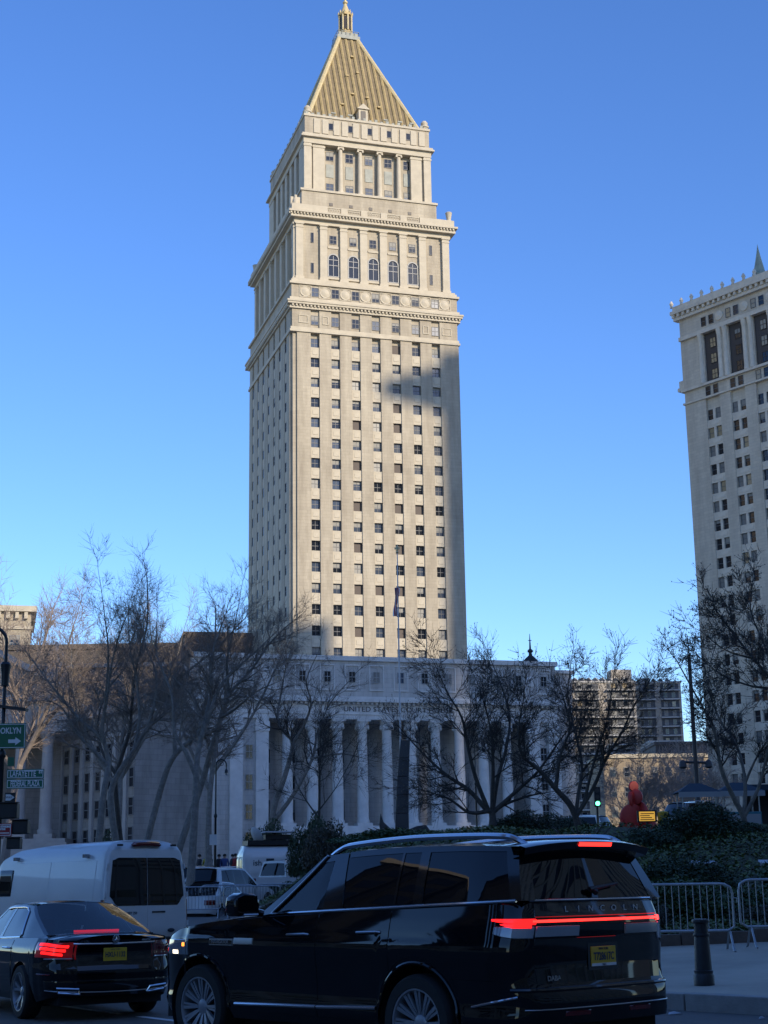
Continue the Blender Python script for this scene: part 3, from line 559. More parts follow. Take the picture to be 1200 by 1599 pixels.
br.build('modillion_band', MT['muni_plain'], MU)['kind'] = 'stuff'
MB().box(-.9, MW, -1.0, 2, 112.6, 113.6).build('parapet_wall', MT['muni_plain'], MU)
for k in range(9):
    x = -1.2+k*2.6; MB().lathe([(.35, 113.6), (.25, 114.0), (.42, 114.4), (.2, 114.9), (0, 115.1)], 8, (x, -.8, 0)).build('antefix', MT['muni_plain'], MU, True)
MB().box(12, MW, 1.5, 12, 113.6, 114.7).build('upper_parapet', MT['muni'], MU)
MB().lathe([(1.5, 113.6), (1.4, 114.6), (1.1, 115.0), (.4, 118.3), (.12, 119.9), (0, 120.8)], 8, (19.3, 1.2, 0)).build('corner_turret', MT['greencopper'], MU)
MB().box(-.9, .5, .9, 8, 96, 110.6).build('side_wall', MT['muni'], MU); MB().box(-1.9, .3, .3, 8, 96.3, 97.0).box(-1.6, .3, .5, 8, 97.0, 98.4).build('side_balcony', MT['muni_plain'], MU)
MB().box(-.3, .5, 1.2, 8, 3, 96).build('side_wall', MT['muni'], MU)
# ------------------------------------------------------------------ older courthouse at the left
LC = thing('old_courthouse', 'grey granite court building with columned portico behind bare trees at the left', 'building', (-37.5, 172, 0), 0)
MB().box(-14, 13, 4, 22, 3, 22.2).box(-14, 13, 9.2, 22, 22.2, 27.3).build('main_block', MT['nysc'], LC); MB().box(-14.3, 13.3, 8.6, 22.2, 27.3, 27.8).build('parapet_cap', MT['nysc_plain'], LC)
MB().box(-14, 12.6, 14, 22, 3, 30.3).build('attic_block', MT['slate'], LC); MB().box(-14.3, 13.0, 13.7, 22.3, 30.3, 30.9).build('parapet_cap', MT['slate'], LC)
MB().add([(2.2, 3.6, 22.25), (13.4, 3.6, 22.25), (13.4, 9, 27.25), (2.2, 9, 27.25), (2.2, 3.95, 22.2), (13.4, 3.95, 22.2), (13.4, 9.4, 27.2), (2.2, 9.4, 27.2)], [(0, 1, 2, 3), (4, 5, 6, 7), (0, 1, 5, 4), (1, 2, 6, 5), (2, 3, 7, 6), (3, 0, 4, 7)]).build('roof', MT['slate'], LC)
MB().box(2.0, 13.2, 3.5, 4.1, 21, 21.6).box(2, 13.4, 3.2, 4.1, 21.6, 22.2).build('cornice', MT['nysc_plain'], LC)
MB().box(-12, 2.2, -2.6, 4.1, 18.7, 22.0).build('portico_entablature', MT['nysc_plain'], LC); MB().box(-12, 2.9, -3.4, 4.1, 22.0, 22.7).build('portico_cornice', MT['nysc_plain'], LC)
MB().prism([(2.9, 22.7), (-7.5, 28.2), (-17.9, 22.7)], -2.6, 4.1, 'y').build('pediment', MT['nysc'], LC)
MB().prism([(2.9, 22.7), (3.1, 23.3), (-7.5, 29.0), (-7.5, 28.2)], -3.3, 4.0, 'y').build('raking_cornice', MT['nysc_plain'], LC)
cm = MB().lathe([(.85, 0), (.85, .4), (.7, .6), (.68, 4), (.58, 9.6), (.6, 9.8)], 18).mesh('column', MT['nysc_plain'], True); cc = MB().lathe([(.6, 9.8), (.7, 10.2), (.95, 10.8)], 10).box(-.95, .95, -.95, .95, 10.8, 11.1).mesh('capital', MT['nysc_plain']); cb_ = MB().box(-1.0, 1.0, -1.0, 1.0, -.5, 0).mesh('column_base', MT['nysc_plain'])
for x in (-8.4, -5.6, -2.85, .1):
    o = obj('column', cm, LC, (x, -1.6, 7.7)); obj('capital', cc, o); obj('column_base', cb_, o)
for k in range(9): MB().box(-12, 2.6+.25*k, -3.0-.4*k, 4, 7.2-.45*(k+1), 7.2-.45*k-.002).build('step', MT['nysc_plain'], LC)
# the wing that turns towards us
wg = MB(); wd = Vector((.62, -.785)); wn = Vector((.785, .62))
def wbox(a0, a1, d0, d1, z0, z1):
    p = [Vector((.3, 4.5))+wd*a+wn*d for a, d in ((a0, d0), (a1, d0), (a1, d1), (a0, d1))]
    return [(q.x, q.y) for q in p], z0, z1
MB().prism(*wbox(0, 17, 0, 9, 3, 20.2)).build('side_wing', MT['nysc'], LC); MB().prism(*wbox(-.2, 17.4, -.5, 9, 20.2, 20.9)).build('cornice', MT['nysc_plain'], LC); MB().prism(*wbox(-.1, 17.2, -.2, 9, 17.7, 18.1)).build('architrave_band', MT['nysc_plain'], LC)
for k in range(7):
    MB().prism(*wbox(.35+2.5*k-.35, .35+2.5*k+.35, -.22, 0, 5, 17.7)).build('pilaster', MT['nysc_plain'], LC)
    for z, h in ((16.3, 1.6), (13.2, 2.1), (10.2, 1.9), (7.2, 1.8)):
        p = Vector((.3, 4.5))+wd*(1.6+2.5*k)+wn*(-.02); window(LC, p.x, p.y, z, 1.05, h, 'pane', 'sash', 'sash', math.atan2(-.785, .62))
for k in range(3):
    for z in (19.4, 16.0): window(LC, 5.6+2.6*k, 3.98, z, 1.1, 1.7, 'pane', 'sash', 'sash')
MB().box(-.9, 1.2, -.4, 1.9, 22.7, 26.2).build('statue_pedestal', MT['nysc_plain'], LC)
stt = MB().lathe([(.55, 0), (.62, .5), (.5, 1.1), (.62, 1.6), (.55, 2.0), (.22, 2.25), (.2, 2.35), (.27, 2.55), (.24, 2.8), (.1, 2.95), (0, 3.0)], 12).tube([(.5, 0, 1.9), (.75, -.1, 1.4), (.6, -.3, 1.0)], [.17, .15, .1], 8).tube([(-.5, 0, 1.9), (-.78, -.05, 1.5), (-.7, -.2, 2.2)], [.17, .15, .1], 8)
tag(stt.build('statue', MT['marble'], None, True, (-37.35, 172.8, 26.2)), 'weathered standing stone figure on the old court building pediment', 'statue')
# ------------------------------------------------------------------ buildings further back
LB = thing('lit_building', 'sunlit cream stone block with bracketed cornice at the far left', 'building', (-61.2, 262, 0), R(14))
MB().box(-26, 0, 0, 22, 4, 45.8).build('wall', MT['lime'], LB); MB().box(-26.5, .9, -.9, 22, 48.6, 49.6).build('cornice', MT['lime_plain'], LB); MB().box(-26, .0, 0, 22, 45.8, 48.6).build('frieze', MT['lime'], LB); MB().box(-26.2, .3, -.3, 22, 45.6, 46.1).build('string_course', MT['lime_plain'], LB)
for k in range(9): MB().box(-1.2-1.5*k, -.6-1.5*k, -.7, 0, 47.4, 48.55).build('bracket', MT['lime_plain'], LB)
for k in range(5):
    for z in (43.2, 38.5, 34): window(LB, -2.6-3.4*k, -.02, z, 1.7, 2.7, 'pane', 'sash_l', 'sash')
PH = thing('brick_building', 'dark brown brick block rising behind the courthouse base', 'building', (-40.3, 305, 0), R(12))
MB().box(0, 24, 0, 20, 4, 51.2).build('wall', MT['brick'], PH); MB().box(-.3, 24.3, -.3, 20, 51.2, 51.9).build('parapet_cap', MT['brick'], PH)
for k in range(5):
    for z in (47.5, 43.5): window(PH, 2.8+4.2*k, -.02, z, 1.4, 1.9, 'louvre', 'bronze', 'sash')
MB().box(14, 20, 4, 10, 51.9, 54).build('roof_plant', MT['brick'], PH)
def apartments(name, label, loc, rz, w, d, z0, z1, nf, grp, ph=None):
    T = thing(name, label, 'apartment block', loc, rz, grp)
    MB().box(0, w, .9, d, z0, z1).build('wall', MT['concrete'], T); fh = (z1-z0)/nf
    MB().box(1.2, w*.42, .82, .95, z0, z1-.3).box(w*.55, w-.8, .82, .95, z0, z1-.3).build('balcony_shade_panel', MT['aptdark'], T)  # flat dark sheets paint in the shade behind the balconies
    for k in range(nf):
        z = z0+fh*k+fh*.1
        for a, b in ((.8, w*.43), (w*.54, w-.4)):
            MB().box(a, b, -.35, .9, z, z+.42).build('balcony', MT['slab'], T)
        for x in (w*.12, w*.28, w*.65, w*.83): window(T, x, .8, z+1.6, w*.08, 1.7, pick(('pane', 3), ('pane_reflection', 1), ('blind', 1)), 'sash_l', 'plain')
    MB().box(-.3, w+.3, .5, d, z1, z1+.5).build('roof_edge', MT['slab'], T)
    if ph: MB().box(ph[0], ph[1], 3, 9, z1+.5, z1+ph[2]).build('roof_plant', MT['concrete'], T)
    saw = MB()
    for k in range(int(w/2.2)): x = .3+k*2.2; saw.prism([(x, z1+.5), (x+.35, z1+.5), (x-.9, z1+1.7), (x-1.15, z1+1.7)], 1.5, 8, 'y')
    saw.build('roof_monitors', MT['slab'], T)['kind'] = 'stuff'
    return T
apartments('apartment_tower', 'concrete apartment tower with stacked balconies, its upper corner in sunlight', (57.6, 478, 0), R(6), 20.5, 16, 6, 62.6, 20, 'balcony towers in the distance', (13.5, 20, 4.4))
apartments('apartment_tower', 'wider shaded apartment tower with pale balcony bands near the grey tower', (80, 494, 0), R(-4), 14.5, 16, 6, 64, 20, 'balcony towers in the distance', (2, 5, 2))
WB = thing('white_building', 'low white building front between the apartment towers and the grey tower', 'building', (74.5, 440, 0), R(2)); MB().box(0, 9.5, 0, 14, 5, 40.2).build('wall', MT['slab'], WB); MB().box(-.3, 9.8, -.3, 14, 40.2, 40.8).build('roof_edge', MT['slab'], WB)
for k in range(4):
    for z in (38, 34, 30): window(WB, 1.4+2.2*k, -.02, z, 1.3, 1.7, 'pane', 'sash', 'sash')
TB = thing('tan_building', 'tan brick low building catching sun behind the far street trees', 'building', (46, 332, 0), R(3)); MB().box(0, 24.5, 0, 18, 4, 27.6).build('wall', MT['tan'], TB); MB().box(-.4, 24.9, -.4, 18, 27.6, 28.4).build('cornice', MT['lime_plain'], TB)
for k in range(8):
    for z in (24.6, 20.4, 16.2): window(TB, 2+3*k, -.02, z, 1.3, 2.1, 'pane', 'sash_l', 'sash')
FB = thing('flat_roofed_building', 'dark flat roofed block behind the tall mast by the grey tower', 'building', (66, 382, 0), 0); MB().box(0, 22, 0, 20, 4, 34.6).build('wall', MT['roofdark'], FB); MB().box(-.3, 22.3, -.3, 20, 34.6, 35.3).build('roof_edge', MT['roofdark'], FB)
for k in range(6):
    for z in (31.5, 27.5): window(FB, 2+3.4*k, -.02, z, 1.5, 1.9, 'pane', 'sash', 'sash')
SP = thing('church_cupola', 'small dark cupola with slender finial above the courthouse parapet', 'cupola', (28.3, 300, 0)); MB().lathe([(2.2, 30), (2.2, 42.5), (2.5, 42.8), (2.4, 43.2)], 12).build('drum', MT['nysc_plain'], SP); MB().lathe([(1.9, 43.2), (1.5, 44.2), (.8, 44.9), (.35, 45.3), (.3, 45.8), (.55, 46.0), (.55, 46.3), (.2, 46.6), (.13, 48), (.04, 49.6)], 14).box(-.35, .35, -.05, .05, 48.2, 48.32).build('dome', MT['canvas'], SP, True)
# ------------------------------------------------------------------ unseen office blocks behind the camera, sized and gapped to shade the square
def office(name, label, a0, a1, L, H, depth=30):
    ax = Vector((math.cos(SUN_AZ), math.sin(SUN_AZ), 0)); hx = Vector((math.sin(SUN_AZ), -math.cos(SUN_AZ), 0))
    o = ax*a0+hx*L; T = thing(name, label, 'building', (o.x, o.y, 0), math.atan2(ax.y, ax.x)); w = a1-a0
    MB().box(0, w, -depth, -.5, -2, H).build('wall', MT['office'], T); MB().box(-.3, w+.3, -depth-.3, .0, H, H+1).build('roof_edge', MT['slab'], T)
    n = int(H/7.6); band = MB().box(1.0, w-1.0, -.52, -.35, -1.3, 1.3).mesh('window_band', MT['pane'])
    for k in range(n): obj('window_band', band, T, (0, 0, 4+7.6*k))
    for k in range(int(w/9)+1): MB().box(k*9, k*9+1.1, -.5, .25, -2, H).build('pier', MT['slab'], T)
    return T
office('office_block', 'broad low office block on the near side of the square, behind the viewer', -75, 78, 72, 79)
office('office_block', 'mid height office block behind the viewer to the right', 78.4, 116.7, 150, 160)
office('office_block', 'unseen low link behind the viewer, a gap for sun on the red sculpture', 116.8, 119.3, 151, 114.5)  # link kept low as an added gap, so sun reaches the red sculpture
office('office_block', 'narrow office wing beside the tall slab, behind the viewer', 119.4, 122.3, 150, 160)
office('office_block', 'tall slab office block far behind the viewer to the right', 122.5, 178, 150, 202)
office('office_block', 'lower wing beside the tall slab block, behind the viewer', 178.3, 198.1, 151, 190)
sl_t = office('office_block', 'slender high tower to the far right behind the viewer', 198.3, 246, 158, 255)
MB().prism([(-11, 250.6), (0, 246.2), (0, 254.2), (-10.5, 252.4)], -6, -2, 'y').build('shadow_arm', MT['slab'], sl_t)  # added arm, tapered to throw a slanting shadow on the courthouse tower
office('office_block', 'unseen tower added far to the right to shade the nearer apartment tower', 300, 379, 160, 243)  # this tower and the next are added, heights set by the apartments' shade
office('office_block', 'unseen tower added farthest right to shade the wider apartment tower', 379.5, 440, 160, 285)
def street_block(label, x, y, rz, w, d, H, mat, pier='muni_plain'):
    T = thing('street_building', label, 'building', (x, y, 0), rz); MB().box(0, w, .3, d, -1, H).build('wall', MT[mat], T); MB().box(-.4, w+.4, -.3, d+.3, H, H+1).build('cornice', MT['muni_plain'], T)
    wm = MB().box(-.9, .9, -.05, .05, -1.2, 1.2).mesh('window', MT['pane'])
    for i in range(int(w/4)):
        for j in range(min(int(H/4), 10)): obj('window', wm, T, (2+4*i, .28, 5+4*j))
    for i in range(int(w/4)+1): MB().box(i*4-.4, i*4+.4, -.1, .35, -1, H).build('pier', MT[pier], T)
street_block('low stone street block on the left side, outside the view', -54, -40, R(98), 110, 22, 10, 'muni')
street_block('stone street block straight behind the viewer', 20, -38, R(180), 56, 20, 26, 'tan')
for lab, y, w, h in (('nearest', -10, 6, 80), ('second', 2, 7, 50), ('third', 15, 5, 72), ('furthest', 29, 9, 44)):  # added towers with gaps between, seen only as dark streaks in car reflections
    street_block('unseen dark tower added on the left for car reflections, '+lab, -72, y, R(96), w, 16, h, 'towerdark', 'black')
# ------------------------------------------------------------------ trees
def seg_tubes(S, n):
    S = np.asarray(S, np.float32); p0, p1, r0, r1 = S[:, 0:3], S[:, 3:6], S[:, 6], S[:, 7]
    d = p1-p0; L = np.linalg.norm(d, axis=1)+1e-9; d = d/L[:, None]
    ref = np.where(np.abs(d[:, 2:3]) < .9, np.array([[0, 0, 1.]]), np.array([[1., 0, 0]])); a = np.cross(d, ref); a /= np.linalg.norm(a, axis=1)[:, None]; b = np.cross(d, a)
    t = np.arange(n)*2*np.pi/n; c, s = np.cos(t), np.sin(t)
    off = a[:, None, :]*c[None, :, None]+b[:, None, :]*s[None, :, None]
    V = np.concatenate([p0[:, None]+off*r0[:, None, None], p1[:, None]+off*r1[:, None, None]], 1).reshape(-1, 3)
    i = (np.arange(len(S))*2*n)[:, None]; k = np.arange(n)[None]
    F = np.stack([i+k, i+(k+1) % n, i+n+(k+1) % n, i+n+k], -1).reshape(-1, 4)
    return V, F
def rv(s=1.): return Vector((random.gauss(0, s), random.gauss(0, s), random.gauss(0, s)))
def grow(S, tips, p, d, L, r, lvl, maxl, P):
    """one branch: a wandering line that puts out side branches"""
    n = max(2, int(3+L*1.2)) if lvl < maxl else 2
    step = L/n; q = p.copy(); dirs = []
    for i in range(n):
        f0, f1 = i/n, (i+1)/n
        d = (d+rv(P['wob'])+Vector((0, 0, P['up']*(.6 if lvl < 2 else 1)))).normalized()
        e = q+d*step; ra, rb = r*(1-.72*f0), r*(1-.72*f1)
        S[min(lvl, 2)].append((*q, *e, ra, rb)); dirs.append((q.lerp(e, random.random()), d.copy(), f1)); q = e
    tips.append((q.copy(), d.copy()))
    if lvl >= maxl: return
    nb = P['nb'][lvl] if lvl < len(P['nb']) else 3; nb = max(1, int(nb*random.uniform(.75, 1.25)))
    for k in range(nb):
        f = (k+random.random())/nb; f = .18+.82*f; i = min(n-1, int(f*n)); b, dd, _ = dirs[i]
        side = dd.cross(rv()).normalized(); ang = random.uniform(P['a0'], P['a1'])
        nd = (dd*math.cos(ang)+side*math.sin(ang)).normalized()
        grow(S, tips, b, nd, L*random.uniform(.5, .82)*(1.12-.4*f), max(P['rmin'], r*(1-.72*f)*.62), lvl+1, maxl, P)
def spline(pts, m=4):
    out = []; n = len(pts)
    for i in range(n-1):
        p0, p1, p2, p3 = pts[max(i-1, 0)], pts[i], pts[i+1], pts[min(i+2, n-1)]
        for k in range(m):
            t = k/m; out.append(.5*((2*p1)+(p2-p0)*t+(2*p0-5*p1+4*p2-p3)*t*t+(3*p1-p0-3*p2+p3)*t**3))
    out.append(pts[-1]); return out
DEF = dict(wob=.13, up=.055, nb=[7, 9, 7, 4], a0=.35, a1=.95, rmin=.0055)
def tree(name, label, loc, limbs, r0, mats, P=None, maxl=3, bl=1.8, buds=False, group=None, thin=.85, dstart=.5):
    """loc: base; limbs: lists of (x, z) along each main limb, the first one is the trunk"""
    P = dict(DEF, **(P or {})); T = thing(name, label, 'tree', loc, 0, group); S = [[], [], []]; tips = []; tm = MB()
    total = max(z for L in limbs for _, z in L)
    prev = []
    for li, L in enumerate(limbs):
        sgn = random.choice((-1, 1)); nL = len(L); pts = []; y0 = 0.; z0 = L[0][1]; dx = dz = 0.; rpar = r0
        if li:                                   # a limb leaves the nearest point of the wood already there
            q, rpar = min(prev, key=lambda t: (t[0].x-L[0][0])**2+(t[0].z-L[0][1])**2); y0 = q.y; dx, dz = q.x-L[0][0], q.z-L[0][1]
        for i, (x, z) in enumerate(L):
            h = max(0., z-z0)/total; f = max(0., 1-i/2.5); pts.append(Vector((x+dx*f, y0+sgn*(h**1.4)*total*.32*random.uniform(.85, 1.15), z+dz*f)))
        pts = spline(pts); m = len(pts); rs = r0 if li == 0 else min(r0*.62, rpar*.9); rad = []
        for i, p in enumerate(pts): rad.append(max(.012, rs*(1-.86*(i/(m-1))**.85)*(1+(.5 if li == 0 else 0)*max(0, 1-i/(m*.12)))))
        tm.tube(pts, rad, 8); prev += list(zip(pts, rad))
        length = sum((pts[i+1]-pts[i]).length for i in range(m-1)); nb = int(length*2.3*thin)
        for k in range(nb):
            f = dstart+(1-dstart)*(k+random.random())/nb
            if li > 0: f = .3+.7*(k+random.random())/nb
            i = min(m-2, int(f*(m-1))); d = (pts[i+1]-pts[i]).normalized(); side = d.cross(rv()).normalized(); ang = random.uniform(.45, 1.1)
            grow(S, tips, pts[i].copy(), (d*math.cos(ang)+side*math.sin(ang)).normalized(), bl*random.uniform(.5, 1.15)*(1.15-.5*f), rad[i]*.5, 1, maxl, P)
        d = (pts[-1]-pts[-3]).normalized(); grow(S, tips, pts[-1].copy(), d, bl*.8, rad[-1], 1, maxl, P)
    tm.build('trunk', MT[mats[0]], T, True)
    V, F = seg_tubes(S[1], 4); V2, F2 = seg_tubes(S[2], 3)
    cr = obj('crown', fast('crown', np.concatenate([V, V2]), np.concatenate([F, F2[:, [0, 1, 2, 3]]+len(V)]), MT[mats[1]]), T)
    if buds and tips:
        bp = np.array([t[0] for t in tips], np.float32); bp = bp[RNG.random(len(bp)) < .5]; s = .013
        o6 = np.array([(1, 0, 0), (0, 1, 0), (-1, 0, 0), (0, -1, 0), (0, 0, 1.7), (0, 0, -1.2)], np.float32)*s
        V = (bp[:, None]+o6[None]*(.7+.6*RNG.random((len(bp), 1, 1)))).reshape(-1, 3); f8 = np.array([(0, 1, 4), (1, 2, 4), (2, 3, 4), (3, 0, 4), (1, 0, 5), (2, 1, 5), (3, 2, 5), (0, 3, 5)])
        F = ((np.arange(len(bp))*6)[:, None, None]+f8[None]).reshape(-1, 3); obj('buds', fast('buds', V, F, MT['bud']), T)['kind'] = 'stuff'
    return T, sum(map(len, S))
LIMBS = {
'A':(-11.59,62,3.83,[[(0.0, 0.0), (0.09, 1.33), (0.18, 2.67), (0.1, 3.09), (-0.2, 3.86), (-1.17, 4.65), (-1.97, 5.52), (-2.79, 6.49), (-3.61, 7.46)], [(0.16, 2.59), (-0.53, 3.36), (-1.15, 4.05), (-1.7, 5.04), (-2.49, 5.44)], [(0.12, 3.05), (-0.12, 4.2), (0.1, 5.57), (0.32, 6.96), (0.72, 8.18), (1.13, 9.06)], [(-0.15, 3.78), (0.01, 5.58), (0.13, 7.31), (0.03, 8.54), (-0.12, 9.97)]]),
'B':(-11.35,66,3.96,[[(0.0, 0.0), (-0.57, 1.25), (-0.42, 2.4), (0.27, 3.65), (0.8, 4.55), (1.56, 5.31), (1.72, 6.28), (2.4, 7.19), (3.49, 8.29), (4.59, 9.4)], [(0.27, 3.65), (0.42, 5.01), (0.2, 6.67), (-0.21, 8.35), (-0.45, 10.14)], [(0.82, 4.57), (1.13, 5.92), (1.01, 7.21), (0.53, 8.34), (0.3, 9.94)]]),
'E':(-12.14,72,4.17,[[(0.0, 0.0), (-0.25, 1.94), (-0.12, 2.71), (0.44, 4.38), (0.56, 5.47), (0.87, 7.26), (1.34, 9.08), (1.51, 10.72)], [(-0.21, 2.52), (-0.94, 3.71), (-1.17, 5.0), (-0.81, 6.49), (-0.04, 7.68), (0.32, 9.51)]]),
'C':(-10.14,64,3.87,[[(0.0, 0.0), (0.66, 1.97), (1.16, 3.22), (2.03, 4.13), (2.13, 4.83), (2.36, 6.07), (2.6, 8.05), (2.49, 9.88)], [(1.16, 3.22), (1.05, 4.85), (0.84, 6.1), (0.19, 7.55), (0.07, 9.18)], [(2.15, 4.83), (1.65, 5.91), (0.74, 6.82), (-0.0, 8.09)]]),
'D':(-7.33,58,3.39,[[(0.0, 0.0), (0.06, 1.47), (0.04, 3.05), (0.18, 4.24), (0.44, 5.84), (0.38, 7.07), (0.73, 8.87)], [(0.05, 2.18), (-0.41, 3.21), (-0.82, 4.01), (-1.01, 5.46), (-1.52, 6.77)], [(0.11, 3.68), (0.76, 5.76), (1.4, 6.56), (2.21, 7.36), (3.02, 8.17)]]),
'N':(-8.20,60,4.19,[[(0.0, 0.0), (0.84, 1.36), (1.16, 2.58), (1.51, 4.06), (1.83, 5.05), (2.66, 6.17), (3.33, 7.22), (4.0, 7.89)], [(1.51, 4.06), (2.09, 4.38), (2.92, 5.04), (3.84, 5.44)], [(1.83, 5.05), (1.74, 6.4), (2.06, 7.75), (2.31, 8.86)]]),
'F':(-7.15,95,4.87,[[(0.0, 0.0), (0.06, 1.27), (0.77, 3.57), (1.17, 5.51), (0.64, 6.29), (0.12, 7.21), (0.37, 9.19), (0.64, 10.92)], [(1.17, 5.51), (1.96, 6.8), (2.36, 8.1), (2.09, 9.44), (2.9, 11.16)], [(0.1, 0.76), (1.43, 2.53), (2.48, 4.57), (2.75, 6.14), (3.54, 8.09), (4.88, 9.65)], [(2.48, 4.57), (4.31, 4.8), (6.01, 4.39)]]),
'G':(-2.36,52,2.93,[[(0.0, 0.0), (0.08, 1.39), (0.12, 2.58), (0.2, 4.08)], [(0.04, 0.83), (-0.49, 1.61), (-0.77, 2.24)], [(0.06, 0.97), (0.65, 1.8), (1.09, 2.64)]]),
'H':(3.31,50,3.33,[[(0.0, 0.0), (0.0, 0.47), (-0.19, 0.6), (-0.71, 1.22), (-1.39, 1.7), (-2.06, 2.33), (-2.67, 3.02)], [(-0.09, 0.54), (-0.5, 1.62), (-0.74, 2.58), (-0.93, 3.47), (-1.32, 4.17), (-1.79, 5.15)], [(0.05, 0.5), (0.26, 1.61), (0.56, 2.56), (0.74, 3.65), (0.5, 4.7), (0.25, 5.54)], [(0.15, 0.47), (0.93, 1.19), (1.5, 1.73), (2.08, 2.53), (2.66, 3.28)], [(0.0, 0.5), (0.06, 1.95), (-0.0, 3.11), (-0.35, 4.36)], [(0.08, 0.47), (0.43, 0.73), (1.19, 0.99), (1.88, 1.11)], [(-0.12, 0.5), (-0.73, 0.48), (-1.41, 0.96), (-2.22, 1.24)]]),
'I':(5.92,48,3.28,[[(0.0, 0.0), (-0.3, 0.52), (-0.8, 1.11), (-1.24, 1.63), (-1.82, 2.17), (-1.92, 2.96), (-1.76, 3.75)], [(0.02, 0.19), (0.04, 0.84), (0.15, 1.87), (-0.06, 3.12), (-0.14, 4.12), (0.03, 5.06)], [(0.08, 0.26), (0.51, 1.09), (0.82, 1.99), (1.25, 2.77), (1.63, 3.56), (2.06, 4.22)], [(0.06, 0.51), (0.42, 1.87), (0.81, 3.11), (1.01, 4.44)], [(-0.8, 1.11), (-0.63, 2.15), (-0.33, 2.93), (-0.55, 3.93)]]),
'J':(9.95,44,2.70,[[(0.0, 0.0), (-0.01, 0.6), (-0.28, 1.15), (-0.63, 1.97), (-0.82, 3.04), (-1.19, 3.72), (-1.9, 4.88)], [(0.02, 0.65), (0.16, 1.6), (0.06, 2.62), (-0.33, 3.4), (-0.57, 4.49), (-0.18, 5.59)], [(0.12, 0.55), (0.5, 1.34), (0.73, 2.35), (1.02, 3.38), (1.22, 4.67)], [(0.16, 1.6), (0.58, 2.41), (1.21, 3.22)]]),
'P':(10.66,40,2.66,[[(0.0, 0.0), (0.02, 1.37), (-0.22, 2.53), (-0.75, 3.62), (-1.4, 4.38), (-2.05, 5.26), (-2.4, 5.7)], [(-0.22, 2.53), (-0.5, 3.71), (-0.75, 4.9), (-0.96, 5.87), (-0.76, 6.69)], [(-1.4, 4.38), (-2.0, 4.55), (-2.45, 4.9)], [(-0.75, 3.62), (-1.45, 3.72), (-2.14, 4.02), (-2.58, 4.4)]]),

}
def ptree(key, name, label, r0, mats, ground, **kw):
    x, y, bz, Ls = LIMBS[key]; g = ground(x, y)-.1
    L0 = [(Ls[0][0][0]-.02*(bz-g), g-bz)]+([(0, (g-bz)*.45)] if bz-g > 1.2 else [])+Ls[0][1:] if bz-g > .3 else [(0, min(0., g-bz))]+Ls[0][1:]
    sh = g-bz; limbs = [[(px, pz-sh) for px, pz in L] for L in [L0]+Ls[1:]]
    return tree(name, label, (x, y, g), limbs, r0, mats, **kw)
gr = lambda x, y: G(y); GRP = 'bare trees around the square'
NS = 0
for a in (
 ('A', 'plane_tree', 'leafless grey tree at the left whose limb sweeps out over the street sign', .17, ('bark', 'twig'), gr, dict(bl=2.0)),
 ('B', 'plane_tree', 'leafless tree with a thick limb slanting right behind the white van roof', .18, ('bark', 'twig'), gr, dict(bl=2.1)),
 ('E', 'plane_tree', 'slim leafless tree standing between the slanting trunks left of the lamp', .15, ('bark_d', 'twig'), gr, dict(bl=2.0)),
 ('C', 'plane_tree', 'leafless tree leaning right with its trunk low behind the van', .17, ('bark', 'twig'), gr, dict(bl=1.95)),
 ('D', 'plane_tree', 'straight thick leafless trunk just left of the curled street lamp', .19, ('bark', 'twig'), gr, dict(bl=1.8)),
 ('N', 'plane_tree', 'leafless tree arching right across the brown brick block', .17, ('bark', 'twig'), gr, dict(bl=1.75)),
 ('F', 'plane_tree', 'pale forked tree in front of the left end of the colonnade', .25, ('bark', 'twig_d'), gr, dict(bl=2.3, thin=.55)),
 ('G', 'sapling', 'small dark whippy tree at the left foot of the green bank', .06, ('bark_d', 'twig_d'), BZ, dict(bl=1.5, thin=1.3)),
 ('H', 'magnolia_tree', 'wide low budding tree with many stems on the green bank before the colonnade', .13, ('bark_d', 'twig_d'), BZ, dict(bl=1.4, buds=True, thin=1.6, P=dict(rmin=.007))),
 ('I', 'magnolia_tree', 'budding many stemmed tree at the right end of the courthouse base', .12, ('bark_d', 'twig_d'), BZ, dict(bl=1.35, buds=True, thin=1.6, P=dict(rmin=.007))),
 ('J', 'magnolia_tree', 'forked pale trunk tree by the hedge at the right edge', .105, ('bark', 'twig_d'), BZ, dict(bl=1.0, buds=True, thin=1.7, P=dict(rmin=.007))),
 ('P', 'magnolia_tree', 'budding tree reaching in from the right across the grey tower', .085, ('bark_d', 'twig_d'), BZ, dict(bl=1.0, buds=True, thin=1.5, P=dict(rmin=.007))),
):
    T, k = ptree(a[0], a[1], a[2], a[3], a[4], a[5], group=GRP, **a[6]); NS += k
# tall pale tree whose top catches the sun
T, k = tree('plane_tree', 'tall pale tree at the upper left with its crown in sunlight', (-27.5, 112, 1.6), [[(0, 0), (.2, 6), (.5, 10), (.1, 14), (.8, 18), (1.2, 21)], [(.4, 9), (2.2, 12.5), (3.6, 16), (4.6, 19)], [(.3, 8), (-2, 12), (-3.2, 16), (-4, 19.5)], [(.5, 10), (3, 13), (5, 15.5), (6.6, 17)], [(.2, 13), (-1, 17), (-1.5, 20.5)]], .34, ('bark_p', 'twig_p'), dict(rmin=.012), maxl=3, bl=3.8, group=GRP, thin=.75, dstart=.4); NS += k
T, k = tree('plane_tree', 'rounded bare crown rising behind the left trees against the sky', (-17, 96, 1.3), [[(0, 0), (.3, 5), (.1, 9), (.4, 13), (.8, 17)], [(.2, 7), (2, 10.5), (3.2, 14), (3.8, 17)], [(.2, 6.5), (-2, 10), (-3.2, 13), (-3.6, 16)], [(.2, 9), (1.8, 12.5), (1.6, 16.5)]], .26, ('bark', 'twig'), dict(rmin=.008), maxl=3, bl=2.8, group=GRP, thin=.9, dstart=.4); NS += k
